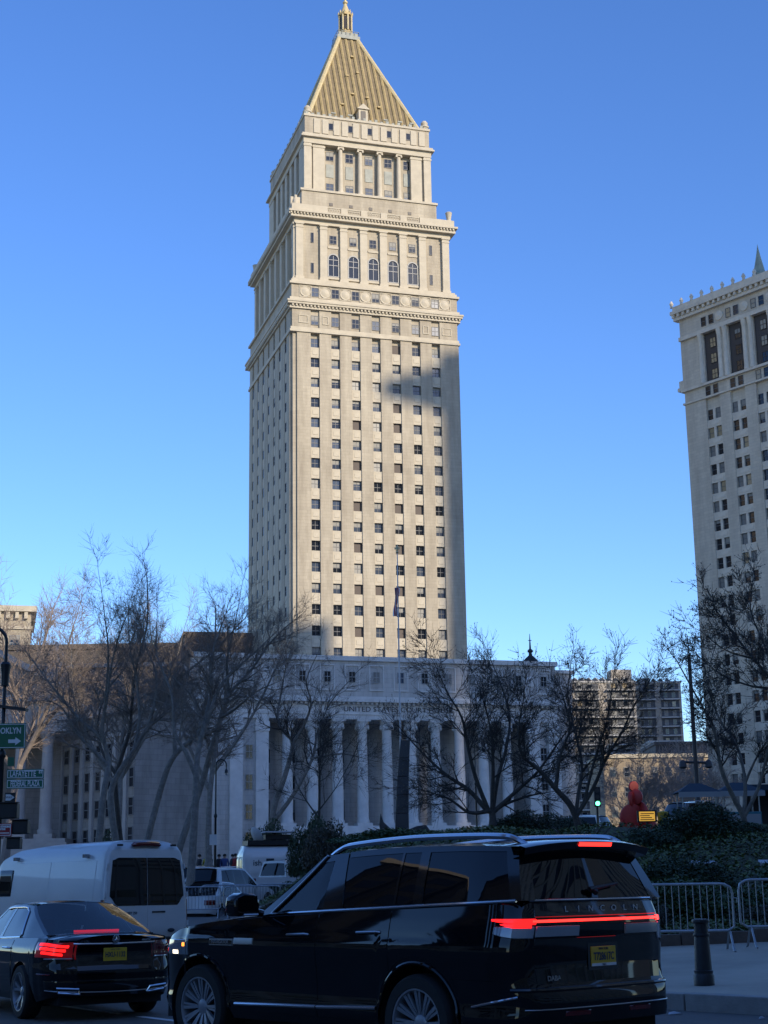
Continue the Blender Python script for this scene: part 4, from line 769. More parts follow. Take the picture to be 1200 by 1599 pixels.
T, k = tree('plane_tree', 'second bare crown behind the left trees, nearer the tower', (-10.5, 92, 1.2), [[(0, 0), (-.2, 5), (.1, 9), (.5, 12.5), (.3, 15.8)], [(0, 7), (2, 10), (3.4, 13), (4.2, 15)], [(0, 6.5), (-1.8, 10), (-2.6, 13.5)]], .24, ('bark', 'twig'), dict(rmin=.008), maxl=3, bl=2.6, group=GRP, thin=.9, dstart=.4); NS += k
# small trees along the far street, sunlit tan
fl = [[(0, 0), (.1, 3), (.3, 6), (.2, 9.5)], [(.1, 3.5), (1.8, 6), (2.4, 9)], [(.1, 3.8), (-1.7, 6.2), (-2.2, 9)]]
proto = None
for i, (x, y) in enumerate(((31, 196), (36, 205), (41, 214), (46, 222), (39.5, 192), (33.8, 220))):
    zz = 8.5 if False else 3.4
    if proto is None:
        proto, k = tree('street_tree', 'bare street tree before the tan brick building, leftmost of the far row', (x, y, zz), fl, .2, ('bark_p', 'twig_p'), dict(rmin=.02), maxl=3, bl=3.0, group='far street trees', thin=.8); proto.scale = (1.25,)*3; NS += k
    else:
        c = proto.copy(); COL.objects.link(c); c.location = (x, y, zz); c.rotation_euler = (0, 0, i*1.3); s = 1.25*random.uniform(.9, 1.15); c.scale = (s, s, s)
        c['label'] = ['', 'bare street tree before the tan building, second from the left in the far row', 'bare street tree before the tan building, in the middle of the far row', 'bare street tree nearest the grey tower in the far row', 'bare street tree standing forward of the far row', 'bare street tree standing behind the far row'][i]
        for ch in proto.children: d = ch.copy(); COL.objects.link(d); d.parent = c
print('tree segments', NS)
# ------------------------------------------------------------------ shrubs and hedges
def blob(n, rx, ry, rz):
    u = RNG.normal(size=(n, 3)); u /= np.linalg.norm(u, axis=1)[:, None]; r = RNG.random(n)**.28
    lump = 1+.16*np.sin(u[:, 0]*5+1)*np.sin(u[:, 1]*4)+.12*np.sin(u[:, 2]*6+u[:, 0]*3)
    P = u*(r*lump)[:, None]*np.array([rx, ry, rz]); P[:, 2] = np.abs(P[:, 2]); return P
SH = {k: leaves(1, blob(n, *dim), s, MT[m], 'foliage', .2, asp) for k, (n, dim, s, m, asp) in dict(yew=(9000, (1.0, .9, 1.0), .05, 'leaf_d', .3), box=(9000, (1.3, .8, .75), .045, 'leaf', .5), low=(7000, (1.4, .8, .5), .05, 'leaf', .5), brush=(5000, (1.1, .8, .7), .05, 'leaf_b', .25)).items()}
stem = MB()
for k in range(7):
    t = k*.9; stem.tube([(0, 0, -.1), (.3*math.cos(t), .3*math.sin(t), .35), (.6*math.cos(t), .6*math.sin(t), .65)], [.03, .022, .01], 5)
stem = stem.mesh('stem', MT['bark_d'])
def shrub(name, label, x, y, kind, s, rz=0., g=BZ, dz=0):
    T = thing(name, label, 'shrub', (x, y, g(x, y)-.06+dz), rz, 'shrubs on the bank'); T.scale = (s[0], s[1], s[2]); obj('foliage', SH[kind], T); obj('stem', stem, T); return T
for i, a in enumerate((
 ('evergreen_shrub', 'big rounded dark evergreen at the right below the tall mast', 8.15, 41, 'yew', (1.2, 1.1, .85)),
 ('evergreen_shrub', 'dark evergreen beside the forked pale trunk', 9.6, 42.5, 'yew', (.9, .9, .5)),
 ('evergreen_shrub', 'low dark evergreen left of the big rounded one', 6.6, 40, 'yew', (.95, .9, .5)),
 ('hedge_shrub', 'broad hedge shrub directly behind the right barricade', 5.6, 30.2, 'box', (1.2, 1.1, 1.0)),
 ('hedge_shrub', 'hedge shrub behind the joint of the two right barricades', 7.6, 30.6, 'box', (1.1, 1.1, .9)),
 ('hedge_shrub', 'hedge shrub cut by the right edge above the barricade', 9.6, 31.2, 'box', (1.2, 1.1, .95)),
 ('hedge_shrub', 'second row hedge shrub above the right barricade', 6.2, 33.6, 'yew', (1.4, 1.0, .75)),
 ('hedge_shrub', 'second row leafy shrub right of the pale slab', 9.0, 35.0, 'low', (1.3, 1.1, 1.0)),
 ('hedge_shrub', 'leafy shrub behind the rear window of the black sport utility vehicle', 3.4, 31.2, 'box', (1.2, 1.1, 1.1)),
 ('hedge_shrub', 'low shrub on the bank just above the sport utility roof rail end', 4.6, 37.6, 'low', (1.3, 1.1, 1.2)),
 ('hedge_shrub', 'brown twiggy shrub behind the barricade bars', 4.6, 28.9, 'brush', (1.2, .7, .75)),
 ('hedge_shrub', 'brown twiggy shrub low behind the second barricade', 7.4, 28.8, 'brush', (1.3, .7, .7)),
 ('evergreen_shrub', 'long dark evergreen mound under the middle budding tree', 4.4, 51, 'yew', (1.5, 1.0, .85)),
 ('evergreen_shrub', 'dark evergreen mound between the two budding trees', 5.9, 54, 'yew', (1.3, 1.0, .8)),
 ('ground_shrub', 'yellow green low shrub at the left shoulder of the bank', .2, 44.5, 'low', (1.4, 1.0, .6)),
 ('ground_shrub', 'leafy low shrub at the crest of the bank behind the roof rail', 2.4, 46.0, 'low', (1.5, 1.0, .6)),
 ('brush', 'dark tangled brush at the left foot of the bank', -1.9, 47.5, 'brush', (1.0, .9, 1.8)),
 ('brush', 'dark evergreen brush at the foot of the small whippy tree', -2.5, 50.5, 'yew', (.8, .8, 1.7)),
)): shrub(*a, rz=i*1.1)
for i, a in enumerate((('evergreen_shrub', 'dark evergreen clump before the courthouse steps, left of the bank', -4.4, 66, 'yew', (1.0, .9, 1.0)), ('brush', 'brown brush clump beside the evergreen before the courthouse steps', -3.2, 63, 'brush', (1.0, .9, 1.5)), ('evergreen_shrub', 'dark evergreen clump behind the left shoulder of the bank', -1.6, 66, 'yew', (1.5, 1.0, 2.5)), ('evergreen_shrub', 'tall dark evergreen behind the news van roof gear', -3.9, 92, 'yew', (1.7, 1.2, 4.2)))): shrub(*a, rz=i*.9, g=gr)
shrub('evergreen_shrub', 'dark evergreen right of the curled street lamp, before the colonnade', -6.3, 82, 'yew', (1.5, 1.2, 2.6), g=gr, dz=1.2); shrub('evergreen_shrub', 'dark evergreen bush behind the van at the left', -14.6, 80, 'yew', (1.3, 1.1, 3.2), g=gr)
tag(MB().prism([(.2, .05), (.7, 0), (.95, .12), (.9, .25), (.4, .3), (.1, .2)], 0, .07).build('stone_slab', MT['snow'], None, False, (6.55, 36.0, BZ(7, 36)+.07), (R(14), 0, 0)), 'pale flat slab lying among the hedges at the right', 'slab')
tag(MB().prism([(0, 0), (.7, -.1), (.8, .3), (.1, .35)], 0, .06).build('stone_slab', MT['snow'], None, False, (8.55, 36.4, BZ(8.8, 36.4)+.07), (R(14), 0, .2)), 'smaller pale slab among the hedges nearest the right edge', 'slab')
# ------------------------------------------------------------------ steel barricades
bframe = MB(); hw = .98; zt = 1.08; zbm = .34
fp = [(-hw+.10, 0, zbm)]+[(-hw, 0, zbm+.06)]+[(-hw, 0, zt-.16), (-hw+.03, 0, zt-.06), (-hw+.12, 0, zt-.01), (-hw+.2, 0, zt), (hw-.2, 0, zt), (hw-.12, 0, zt-.01), (hw-.03, 0, zt-.06), (hw, 0, zt-.16), (hw, 0, zbm+.06), (hw-.1, 0, zbm)]
bframe.tube(fp+[(-hw+.1, 0, zbm)], .021, 8); bframe = bframe.mesh('frame', MT['galv'], True)
bbar = MB().tube([(0, 0, zbm+.01), (0, 0, zt-.015)], .0085, 6).mesh('bar', MT['galv'], True)
bfoot = MB().tube([(0, -.33, .02), (0, -.26, .04), (0, -.05, zbm-.02), (0, .05, zbm-.02), (0, .26, .04), (0, .33, .02)], .018, 8).mesh('foot', MT['galv'], True)
bhook = MB().tube([(0, 0, .85), (.07, 0, .85), (.07, 0, .78)], .01, 6).mesh('hook', MT['galv'])
def barricade(label, x, y, z, rz, grp):
    T = thing('crowd_barricade', label, 'barricade', (x, y, z), rz, grp); obj('frame', bframe, T)
    for k in range(17): obj('bar', bbar, T, (-hw+.115*(k+1)-.06, 0, 0))
    for s in (-.82, .9): obj('foot', bfoot, T, (s, 0, 0))
    obj('hook', bhook, T, (hw, 0, 0)); return T
g1 = 'steel crowd barricades'
for lab, x, y, rz in (('steel crowd barricade beside the black bollard', 4.62, 25.95, 0.0), ('steel crowd barricade cut off by the right edge', 6.66, 25.85, .03)):
    barricade(lab, x, y, PZ(x, y), rz, g1)
for lab, x, y, rz in (('barricade between the white van and the parked white car, nearest the van', -6.75, 54, .02), ('barricade in front of the parked white car, right of the first', -4.7, 54.1, -.02), ('rear barricade close before the parked white car', -5.9, 57.4, 0), ('rear barricade further right, by the vehicle mirror', -3.9, 57.6, 0)):
    barricade(lab, x, y, G(y), rz, g1)
# ------------------------------------------------------------------ bollard
bx, by = 4.12, 21.15; T = thing('bollard', 'black cast iron bollard on the pavement by the kerb', 'bollard', (bx, by, PZ(bx, by)-.005))
MB().lathe([(.135, 0), (.135, .13), (.125, .145), (.122, .16), (.128, .19), (.112, .2), (.098, .60), (.092, .63)], 24).build('post', MT['ironb'], T, True)
MB().lathe([(.108, .625), (.112, .645), (.108, .662)], 24).build('collar', MT['ironb'], T, True); MB().lathe([(.092, .655), (.09, .79), (.1, .80), (.118, .805), (.12, .825), (.112, .845), (.06, .853), (0, .855)], 24).build('cap', MT['ironb'], T, True)
for i, (x, y, s) in enumerate(((3.35, 19.55, .1), (4.25, 18.72, .05))): tag(MB().add([(0, 0, .006), (s*1.6, .02, .02), (s*1.8, s, .008), (.02, s*.8, .025), (s*.8, s*.5, .04)], [(0, 1, 4), (1, 2, 4), (2, 3, 4), (3, 0, 4)]).build('paper_scrap', MT['snow'], None, False, (x, y, G(y))), ['flat white paper scrap on the road by the kerb', 'tiny white scrap on the road nearer the right edge'][i], 'litter')
# ------------------------------------------------------------------ street lamps with curled tops
def crook(label, x, y, z, H, sc, face=1, name='street_lamp', thick=1.):
    T = thing(name, label, 'street lamp', (x, y, z)); k = sc*thick
    MB().lathe([(.26*k, 0), (.26*k, .25), (.2*k, .35), (.18*k, .9), (.12*k, 1.05), (.09*k, 1.3), (.075*k, H*.62), (.12*k, H*.62+.05), (.12*k, H*.62+.12), (.062*k, H*.62+.2), (.05*k, H)], 14).build('pole', MT['iron'], T, True)
    p = []; r = .55*sc
    for i in range(15): t = math.pi*i/14; p.append((face*r*(1-math.cos(t)), 0, H+r*math.sin(t)*1.05))
    p += [(face*2*r, 0, H-.25*sc)]; MB().tube(p, [.05*k]*len(p), 8).build('crook_arm', MT['iron'], T, True)
    q = []
    for i in range(26): t = i/25*2.6*math.pi; rr = r*.62*(1-i/30); q.append((face*(r+rr*math.cos(math.pi-t)), 0, H+.05+rr*math.sin(math.pi-t)*.95))
    MB().tube(q, .022*k, 6).build('scroll', MT['iron'], T, True)
    lx = face*2*r; MB().lathe([(.05*sc, H-.2*sc), (.07*sc, H-.42*sc), (.16*sc, H-.55*sc), (.2*sc, H-.82*sc), (.22*sc, H-.86*sc)], 14, (lx, 0, 0)).build('lamp_hood', MT['iron'], T, True)
    MB().lathe([(.17*sc, H-.86*sc), (.15*sc, H-1.0*sc), (0, H-1.1*sc)], 12, (lx, 0, 0)).build('lamp_globe', MT['lampglass'], T, True); return T
crook('black curled street lamp by the left end of the courthouse', -7.75, 70, G(70), 6.15, .42, 1, thick=1.6)
crook('small curled street lamp among the right columns', 5.05, 90, 3.4, 6.1, .42, 1, thick=1.4)
for lab, x, y, z, w, h in (('small white notice on the curled street lamp', -7.83, 69.9, 3.72, .32, .46), ):
    T = tag(MB().box(-w/2, w/2, -.02, .0, -h/2, h/2).build('notice_board', MT['signwhite'], None, False, (x, y, z)), lab, 'sign')
T = crook('tall black corner lamp post carrying the street signs at the left edge', -8.72, 35, 0.2, 6.95, .62, -1, 'corner_lamp_post', 1.25)
MB().lathe([(.09, 5.95), (.095, 6.2), (.12, 6.4), (.125, 6.44), (.08, 6.5)], 14).build('collar', MT['iron'], T, True)
MB().box(-.15, .55, -.14, .14, 5.60, 5.66).build('flat_lamp', MT['iron'], T, False, rot=(0, R(8), 0), loc=(-.8, 0, -.1))
def sign(name, label, x, y, z, w, h, mat, lines, tmat='signwhite', border=True, rz=0, parts=True):
    T = thing(name, label, 'sign', (x, y, z), rz)
    MB().box(-w/2, w/2, -.012, .0, -h/2, h/2).build('panel', MT[mat], T, bevel=.004)
    if border:
        b = .018; MB().box(-w/2+b, w/2-b, -.0155, -.012, h/2-b-.014, h/2-b).box(-w/2+b, w/2-b, -.0155, -.012, -h/2+b, -h/2+b+.014).box(-w/2+b, -w/2+b+.014, -.0155, -.012, -h/2+b+.014, h/2-b-.014).box(w/2-b-.014, w/2-b, -.0155, -.012, -h/2+b+.014, h/2-b-.014).build('border', MT[tmat], T)
    for s, tx, tz, sz, sx in lines: obj('lettering', text_mesh('lettering', s, sz, MT[tmat], .002, bold=.004, sx=sx), T, (tx, -.0155, tz))
    return T
T = sign('guide_sign', 'large green guide sign with a white arrow, cut by the left edge', -8.67, 34.86, 5.0, 1.02, .57, 'signgreen', [('BROOKLYN', .03, .11, .19, .74), ('BR', -.16, -.12, .19, .8)])
MB().prism([(.12, -.08), (.28, -.08), (.28, -.03), (.41, -.12), (.28, -.21), (.28, -.16), (.12, -.16)], -.0165, -.012, 'y').build('arrow', MT['signwhite'], T)
sign('street_name_sign', 'green LAFAYETTE ST street name sign on the corner post', -8.13, 34.84, 4.145, .84, .21, 'signteal', [('LAFAYETTE', -.055, 0, .185, .62), ('ST', .345, .035, .09, .9)])
sign('street_name_sign', 'green FEDERAL PLAZA street name sign below the LAFAYETTE sign', -8.13, 34.84, 3.925, .84, .21, 'signteal', [('FEDERAL PLAZA', 0, 0, .18, .50)])
T = sign('district_sign', 'tiny teal sign plate above the street name signs', -8.47, 34.84, 4.42, .15, .2, 'signteal', [], border=False)
T = sign('one_way_sign', 'black one way sign with a white arrow on the corner post', -8.45, 34.84, 3.63, .24, .21, 'black', [], border=False); MB().prism([(-.1, .07), (0, .07), (.1, 0), (0, -.07), (-.1, -.07)], -.0165, -.012, 'y').build('arrow', MT['signwhite'], T); obj('lettering', text_mesh('lettering', 'WAY', .065, MT['black'], .002), T, (-.02, -.018, 0))
T = sign('parking_sign', 'red parking rule sign with white lines at the foot of the corner post', -8.5, 34.6, 2.91, .34, .28, 'signred', [('NO STANDING', 0, .07, .055, .75), ('ANYTIME', -.05, .015, .05, .8)]); MB().box(-.12, .12, -.016, -.012, -.075, -.055).build('arrow', MT['signwhite'], T)
def sigbox(label, x, z, w, h):
    T = thing('signal_housing', label, 'traffic signal', (x, 34.78, z)); MB().box(-w/2, w/2, -.14, .14, -h/2, h/2).build('housing', MT['iron'], T, bevel=.02)
    MB().box(-w/2-.02, w/2+.02, -.2, .02, h/2, h/2+.02).build('visor', MT['iron'], T); MB().box(-w/2+.04, w/2-.04, -.15, -.141, -h/2+.04, h/2-.04).build('back_plate', MT['black'], T)
sigbox('dark signal housing under the one way sign', -8.5, 3.33, .52, .34); sigbox('dark signal housing right of the red sign', -8.17, 2.97, .36, .3); sigbox('lowest dark signal housing on the corner post', -8.3, 2.62, .3, .24)
# ------------------------------------------------------------------ flagpole, mast, sculptures
T = thing('flagpole', 'white flagpole rising in front of the tower with a gilded finial', 'flagpole', (1.0, 120, 3.2))
MB().tube([(0, 0, 0), (0, 0, 12), (0, 0, 24.2)], [.085, .07, .045], 12).build('pole', MT['polewhite'], T, True); MB().lathe([(.05, 24.2), (.14, 24.3), (.06, 24.4), (.13, 24.6), (.09, 24.8), (0, 24.95)], 10).box(-.22, .22, -.03, .03, 24.55, 24.7).build('finial', MT['goldtrim'], T, True)
T = thing('flag', 'limp striped flag hanging against the flagpole', 'flag', (1.0, 119.9, 24.6))
fw_ = MB(); fr_ = MB(); fb_ = MB(); NZ = 16
for k in range(7):
    x0, x1 = -.16+.06*k-.04, -.16+.06*(k+1)-.04
    rows = []
    for j in range(NZ+1):
        f = j/NZ; z = -2.3*f; s = .9-.25*math.sin(f*3)+.1*math.sin(f*9); rows.append([(x0*s-.08-.15*f+.05*math.sin(f*6+k), -.1+.1*math.sin(k*1.9+f*2), z), (x1*s-.08-.15*f+.05*math.sin(f*6+k+1), -.1+.1*math.sin((k+1)*1.9+f*2), z)])
    h = int(NZ*.3)
    if k < 2: (fb_).grid(rows[:h+1]); (fr_ if k % 2 else fw_).grid(rows[h:])
    else: (fr_ if k % 2 else fw_).grid(rows)
fw_.build('white_stripe', MT['flagwhite'], T, True); fr_.build('red_stripe', MT['flagred'], T, True); fb_.build('canton', MT['flagblue'], T, True)
T = thing('light_mast', 'tall dark mast with a short cross arm of lamps at the right', 'light mast', (14.85, 75, BZ(14.85, 75)-.1)); zb0 = BZ(14.85, 75)-.1
MB().lathe([(.25, 0), (.25, .25), (.13, .4), (.11, 3.6), (.09, 9.0), (.03, 9.05), (.02, 9.9)], 12).build('mast', MT['bronze'], T, True); za = 7.15-zb0
MB().tube([(-.62, 0, za+.05), (.62, 0, za)], .06, 8).build('cross_arm', MT['bronze'], T)
for s in (-.62, .62): MB().lathe([(.06, .15), (.16, .05), (.2, -.2), (.1, -.26), (0, -.27)], 10, (s, 0, za)).build('lamp', MT['bronze'], T, True)
SZ = 3.0; T = thing('stone_sculpture', 'tall dark polished stone sculpture with a crescent base before the colonnade', 'sculpture', (1.0, 110, SZ))
for k in range(6):
    z0, z1 = 1.0+1.28*k, 1.0+1.28*(k+1)-.025; w0, w1 = .52-.03*k, .52-.03*(k+1); o0, o1 = .02*k*k*.5-.1, .02*(k+1)*(k+1)*.5-.1
    MB().add([(o0-w0, -.4, z0), (o0+w0, -.4, z0), (o0+w0, .5, z0), (o0-w0, .5, z0), (o1-w1, -.38, z1), (o1+w1, -.38, z1), (o1+w1, .48, z1), (o1-w1, .48, z1)], [(0, 1, 5, 4), (1, 2, 6, 5), (2, 3, 7, 6), (3, 0, 4, 7), (4, 5, 6, 7), (0, 3, 2, 1)]).build('stone_block', MT['sculpt'], T, bevel=.03)
cr = [(-2.2, 4.6), (-1.9, 3.8), (-1.2, 3.2), (.2, 3.0), (1.3, 3.4), (2.2, 3.5), (2.9, 2.6), (2.6, 1.2), (1.6, .4), (0, .1), (-1.4, .6), (-2.1, 2.0), (-2.35, 3.6)]; cr = [(a*.72, b*.78) for a, b in cr]
MB().prism(cr, -.9, .9, 'y').build('crescent_base', MT['sculpt'], T, bevel=.06)
T = thing('red_sculpture', 'bulky red painted sculpture with its rounded top in sunlight', 'sculpture', (23.6, 150, 3.2)); 
for i, (x, y, z, r, th, rz) in enumerate(((-.8, 0, 2.6, 1.9, .14, .9), (.8, .3, 2.8, 1.9, .14, -.9), (-.3, -.2, 4.4, 1.35, .14, .35), (.5, .3, 4.7, 1.3, .14, -1.1), (-.1, .1, 6.1, .8, .14, 1.0), (.1, .0, 6.4, .75, .14, -.5), (.0, .1, 7.4, .5, .14, .3))):
    MB().lathe([(r*.9, -th), (r, -th*.6), (r, th*.6), (r*.9, th)], 22, (0, 0, 0), 'y').build('disc', MT['redpaint'], T, True, (x, y, z), (0, 0, rz))
MB().box(-1.6, 1.6, -1.2, 1.2, 0, .8).build('base', MT['redpaint'], T, bevel=.05)
# ------------------------------------------------------------------ carts, signals and boards across the square
def cart(label, x, y, w, bodymat, roofmat):
    z = BZ(x, y)-.05; T = thing('food_cart', label, 'food cart', (x, y, z)); MB().box(-w/2, w/2, -.7, .7, .45, 1.15).build('body', MT[bodymat], T, bevel=.03); MB().box(-w/2+.05, w/2-.05, -.72, -.7, .55, 1.05).build('panel', MT['cartsteel'], T)
    for a in (-w/2+.06, w/2-.06):
        for b in (-.62, .62): MB().tube([(a, b, 1.15), (a, b, 2.0)], .03, 6).build('post', MT['cartsteel'], T)
    MB().add([(-w/2-.15, -.9, 2.0), (w/2+.15, -.9, 2.0), (w/2+.15, .9, 2.0), (-w/2-.15, .9, 2.0), (-w/6, 0, 2.4), (w/6, 0, 2.4)], [(0, 1, 5, 4), (2, 3, 4, 5), (1, 2, 5), (3, 0, 4), (0, 3, 2, 1)]).build('canopy', MT[roofmat], T)
    MB().box(-w/2-.15, w/2+.15, -.92, -.9, 1.78, 2.0).build('valance', MT['cartsteel'], T)
    for a in (-w/2+.4, w/2-.4): MB().lathe([(.3, -.08), (.3, .08)], 14, (a, -.6, .3), 'y').build('wheel', MT['tyre'], T)
cart('teal food cart with dark canopy left of the tall mast', 13.0, 66, 1.5, 'teal', 'canvas'); cart('teal food cart with dark canopy right of the tall mast', 14.85, 66.4, 1.6, 'teal', 'canvas')
T = thing('message_board', 'small glowing orange message board beyond the hedge', 'message board', (11.2, 68, BZ(11.2, 68))); MB().box(-.42, .42, -.06, .06, .75, 1.25).build('housing', MT['black'], T); MB().box(-.34, .34, -.075, -.06, .8, 1.2).build('screen', MT['ledboard'], T); [MB().box(-.3+.02*(k % 2), .3-.09*((k*7) % 3), -.079, -.0755, .84+.085*k, .875+.085*k).build('text_row', MT['black'], T) for k in range(4)]; MB().box(-.05, .05, -.05, .05, 0, .75).box(-.4, .4, -.3, .3, 0, .12).build('stand', MT['black'], T)
T = thing('traffic_barrel', 'yellow barrel beside the glowing message board', 'barrel', (11.9, 68, BZ(11.9, 68))); MB().lathe([(.3, 0), (.3, .1), (.24, .12), (.26, .6), (.22, .62), (.24, 1.1), (.1, 1.15), (0, 1.15)], 16).build('drum', MT['yellow'], T, True); MB().lathe([(.255, .3), (.262, .5)], 16).build('band', MT['signwhite'], T)
T = thing('shelter', 'dark flat roofed shelter behind the forked trunk at the right edge', 'shelter', (17.0, 68, BZ(17, 68)-.05)); MB().box(-1.5, 2.5, -.8, .9, 2.05, 2.3).build('roof', MT['canvas'], T); MB().box(-1.4, 2.4, .7, .78, .1, 2.05).build('back_panel', MT['bronze'], T); MB().box(-.3, 2.4, -.82, -.8, 1.75, 1.86).build('light_strip', MT['snow'], T)
for a in (-1.4, .4, 2.3): MB().box(a, a+.08, -.7, -.62, 0, 2.05).build('post', MT['bronze'], T)
def signal(label, x, y, z, h):
    T = thing('traffic_signal', label, 'traffic signal', (x, y, z)); MB().tube([(0, 0, 0), (0, 0, h)], .06, 8).build('pole', MT['iron'], T); MB().box(-.14, .14, -.26, -.06, h-.9, h).build('housing', MT['iron'], T)
    for k, m in enumerate(('bronze', 'bronze', 'tgreen')): MB().lathe([(.1, -.28), (.1, -.26)], 12, (0, 0, h-.17-.29*k), 'y').build('lens', MT[m], T)
signal('traffic signal showing green beyond the budding trees', 9.6, 72, BZ(9.6, 72), 2.5)
# ------------------------------------------------------------------ people
def person_mesh(seed):
    rr = random.Random(seed); J = {'pel': (0, 0, .95), 'wai': (0, 0, 1.12), 'che': (0, -.01, 1.33), 'nec': (0, 0, 1.47), 'hea': (0, -.02, 1.60), 'top': (0, -.02, 1.70)}
    for s, k in ((1, 'l'), (-1, 'r')):
        sw = rr.uniform(-.12, .12)*s
        J.update({k+'hip': (.1*s, 0, .9), k+'kne': (.11*s, -.04+sw, .5), k+'ank': (.12*s, .03+sw, .08), k+'toe': (.13*s, -.13+sw, .04), k+'sho': (.18*s, 0, 1.40), k+'elb': (.25*s, .04, 1.12), k+'wri': (.22*s, -.12, .92), k+'han': (.21*s, -.15, .84)})
    E = [('pel', 'wai'), ('wai', 'che'), ('che', 'nec'), ('nec', 'hea'), ('hea', 'top')]
    for k in 'lr': E += [('pel', k+'hip'), (k+'hip', k+'kne'), (k+'kne', k+'ank'), (k+'ank', k+'toe'), ('che', k+'sho'), (k+'sho', k+'elb'), (k+'elb', k+'wri'), (k+'wri', k+'han')]
    rad = dict(pel=.15, wai=.14, che=.17, nec=.06, hea=.105, top=.07, hip=.10, kne=.065, ank=.05, toe=.045, sho=.085, elb=.06, wri=.045, han=.045)
    names = list(J); me = bpy.data.meshes.new('body'); me.from_pydata([J[n] for n in names], [(names.index(a), names.index(b)) for a, b in E], []); o = bpy.data.objects.new('body', me); COL.objects.link(o)
    m = o.modifiers.new('skin', 'SKIN'); m.use_smooth_shade = True; sd = o.modifiers.new('sub', 'SUBSURF'); sd.levels = 1; sd.render_levels = 1
    for i, n in enumerate(names):
        k = n if n in rad else n[1:]; me.skin_vertices[0].data[i].radius = (rad[k], rad[k]*.85); me.skin_vertices[0].data[i].use_root = (n == 'pel')
    dg = bpy.context.evaluated_depsgraph_get(); out = bpy.data.meshes.new_from_object(o.evaluated_get(dg)); bpy.data.objects.remove(o); return out
PM = [person_mesh(s) for s in (1, 2, 3)]
hairm = MB().lathe([(.108, 0), (.115, .06), (.09, .12), (.04, .15), (0, .155)], 10).mesh('hair', MT['hair'], True)
def person(label, x, y, z, rz, top, legs, k):
    me = PM[k % 3].copy(); me.materials.clear()
    for m in ('skin', top, legs): me.materials.append(MT[m])
    for p in me.polygons:
        c = p.center; p.material_index = 2 if c.z < .97 and abs(c.x) < .2 and not (abs(c.x) > .19 and c.z > .8) else (0 if c.z > 1.46 or (c.z < .92 and abs(c.x) > .17) else 1)
    T = tag(obj('person', me, None, (x, y, z), (0, 0, rz)), label, 'person', 'people across the square'); obj('hair', hairm, T, (0, 0, 1.59))
PZ2 = 1.91
for i, (x, y, z, t, l, lab) in enumerate(((-11.0, 95, 2.1, 'cloth3', 'cloth1', 'person in a yellow top, tallest at the left of the far group'), (-10.7, 94.2, 1.9, 'cloth2', 'cloth1', 'person in grey at the left of the far group'), (-10.3, 95.2, 2.0, 'cloth1', 'cloth1', 'person in dark clothes second from the lamp'), (-9.9, 94.6, 1.95, 'cloth5', 'cloth1', 'person in blue in the middle of the far group'), (-9.5, 95.4, 2.0, 'cloth1', 'cloth2', 'person in a dark coat right of the lamp post'), (-9.2, 94.1, 1.9, 'cloth4', 'cloth1', 'person in red by the parked news van'), (-8.85, 95.0, 1.95, 'cloth2', 'cloth1', 'person in grey nearest the news van'), (-11.4, 94.5, 1.95, 'cloth1', 'cloth1', 'person in dark clothes at the left end of the far group'))):
    person(lab, x, y, PZ2, i*2.1, t, l, i)
for i, (x, y, z, lab) in enumerate(((-16.5, 231, 6.6, 'dark clothed person on the courthouse steps, left of the pair'), (-13.0, 231.6, 6.6, 'dark clothed person on the courthouse steps, right of the pair'))): person(lab, x, y, z, i, 'cloth1', 'cloth1', i)
T = thing('entrance_platform', 'low grey landing where two people stand before the courthouse', 'landing', (-14.8, 231.5, 3.4)); MB().box(-4, 4, -2, 2, 0, 3.18).build('landing', MT['base_plain'], T)
T = thing('crowd_platform', 'low dark press platform under the far group of people', 'platform', (-10.2, 94.8, G(94.8)-.02)); MB().box(-2, 2.2, -1.2, 1.2, 0, .62).build('deck', MT['roofdark'], T)
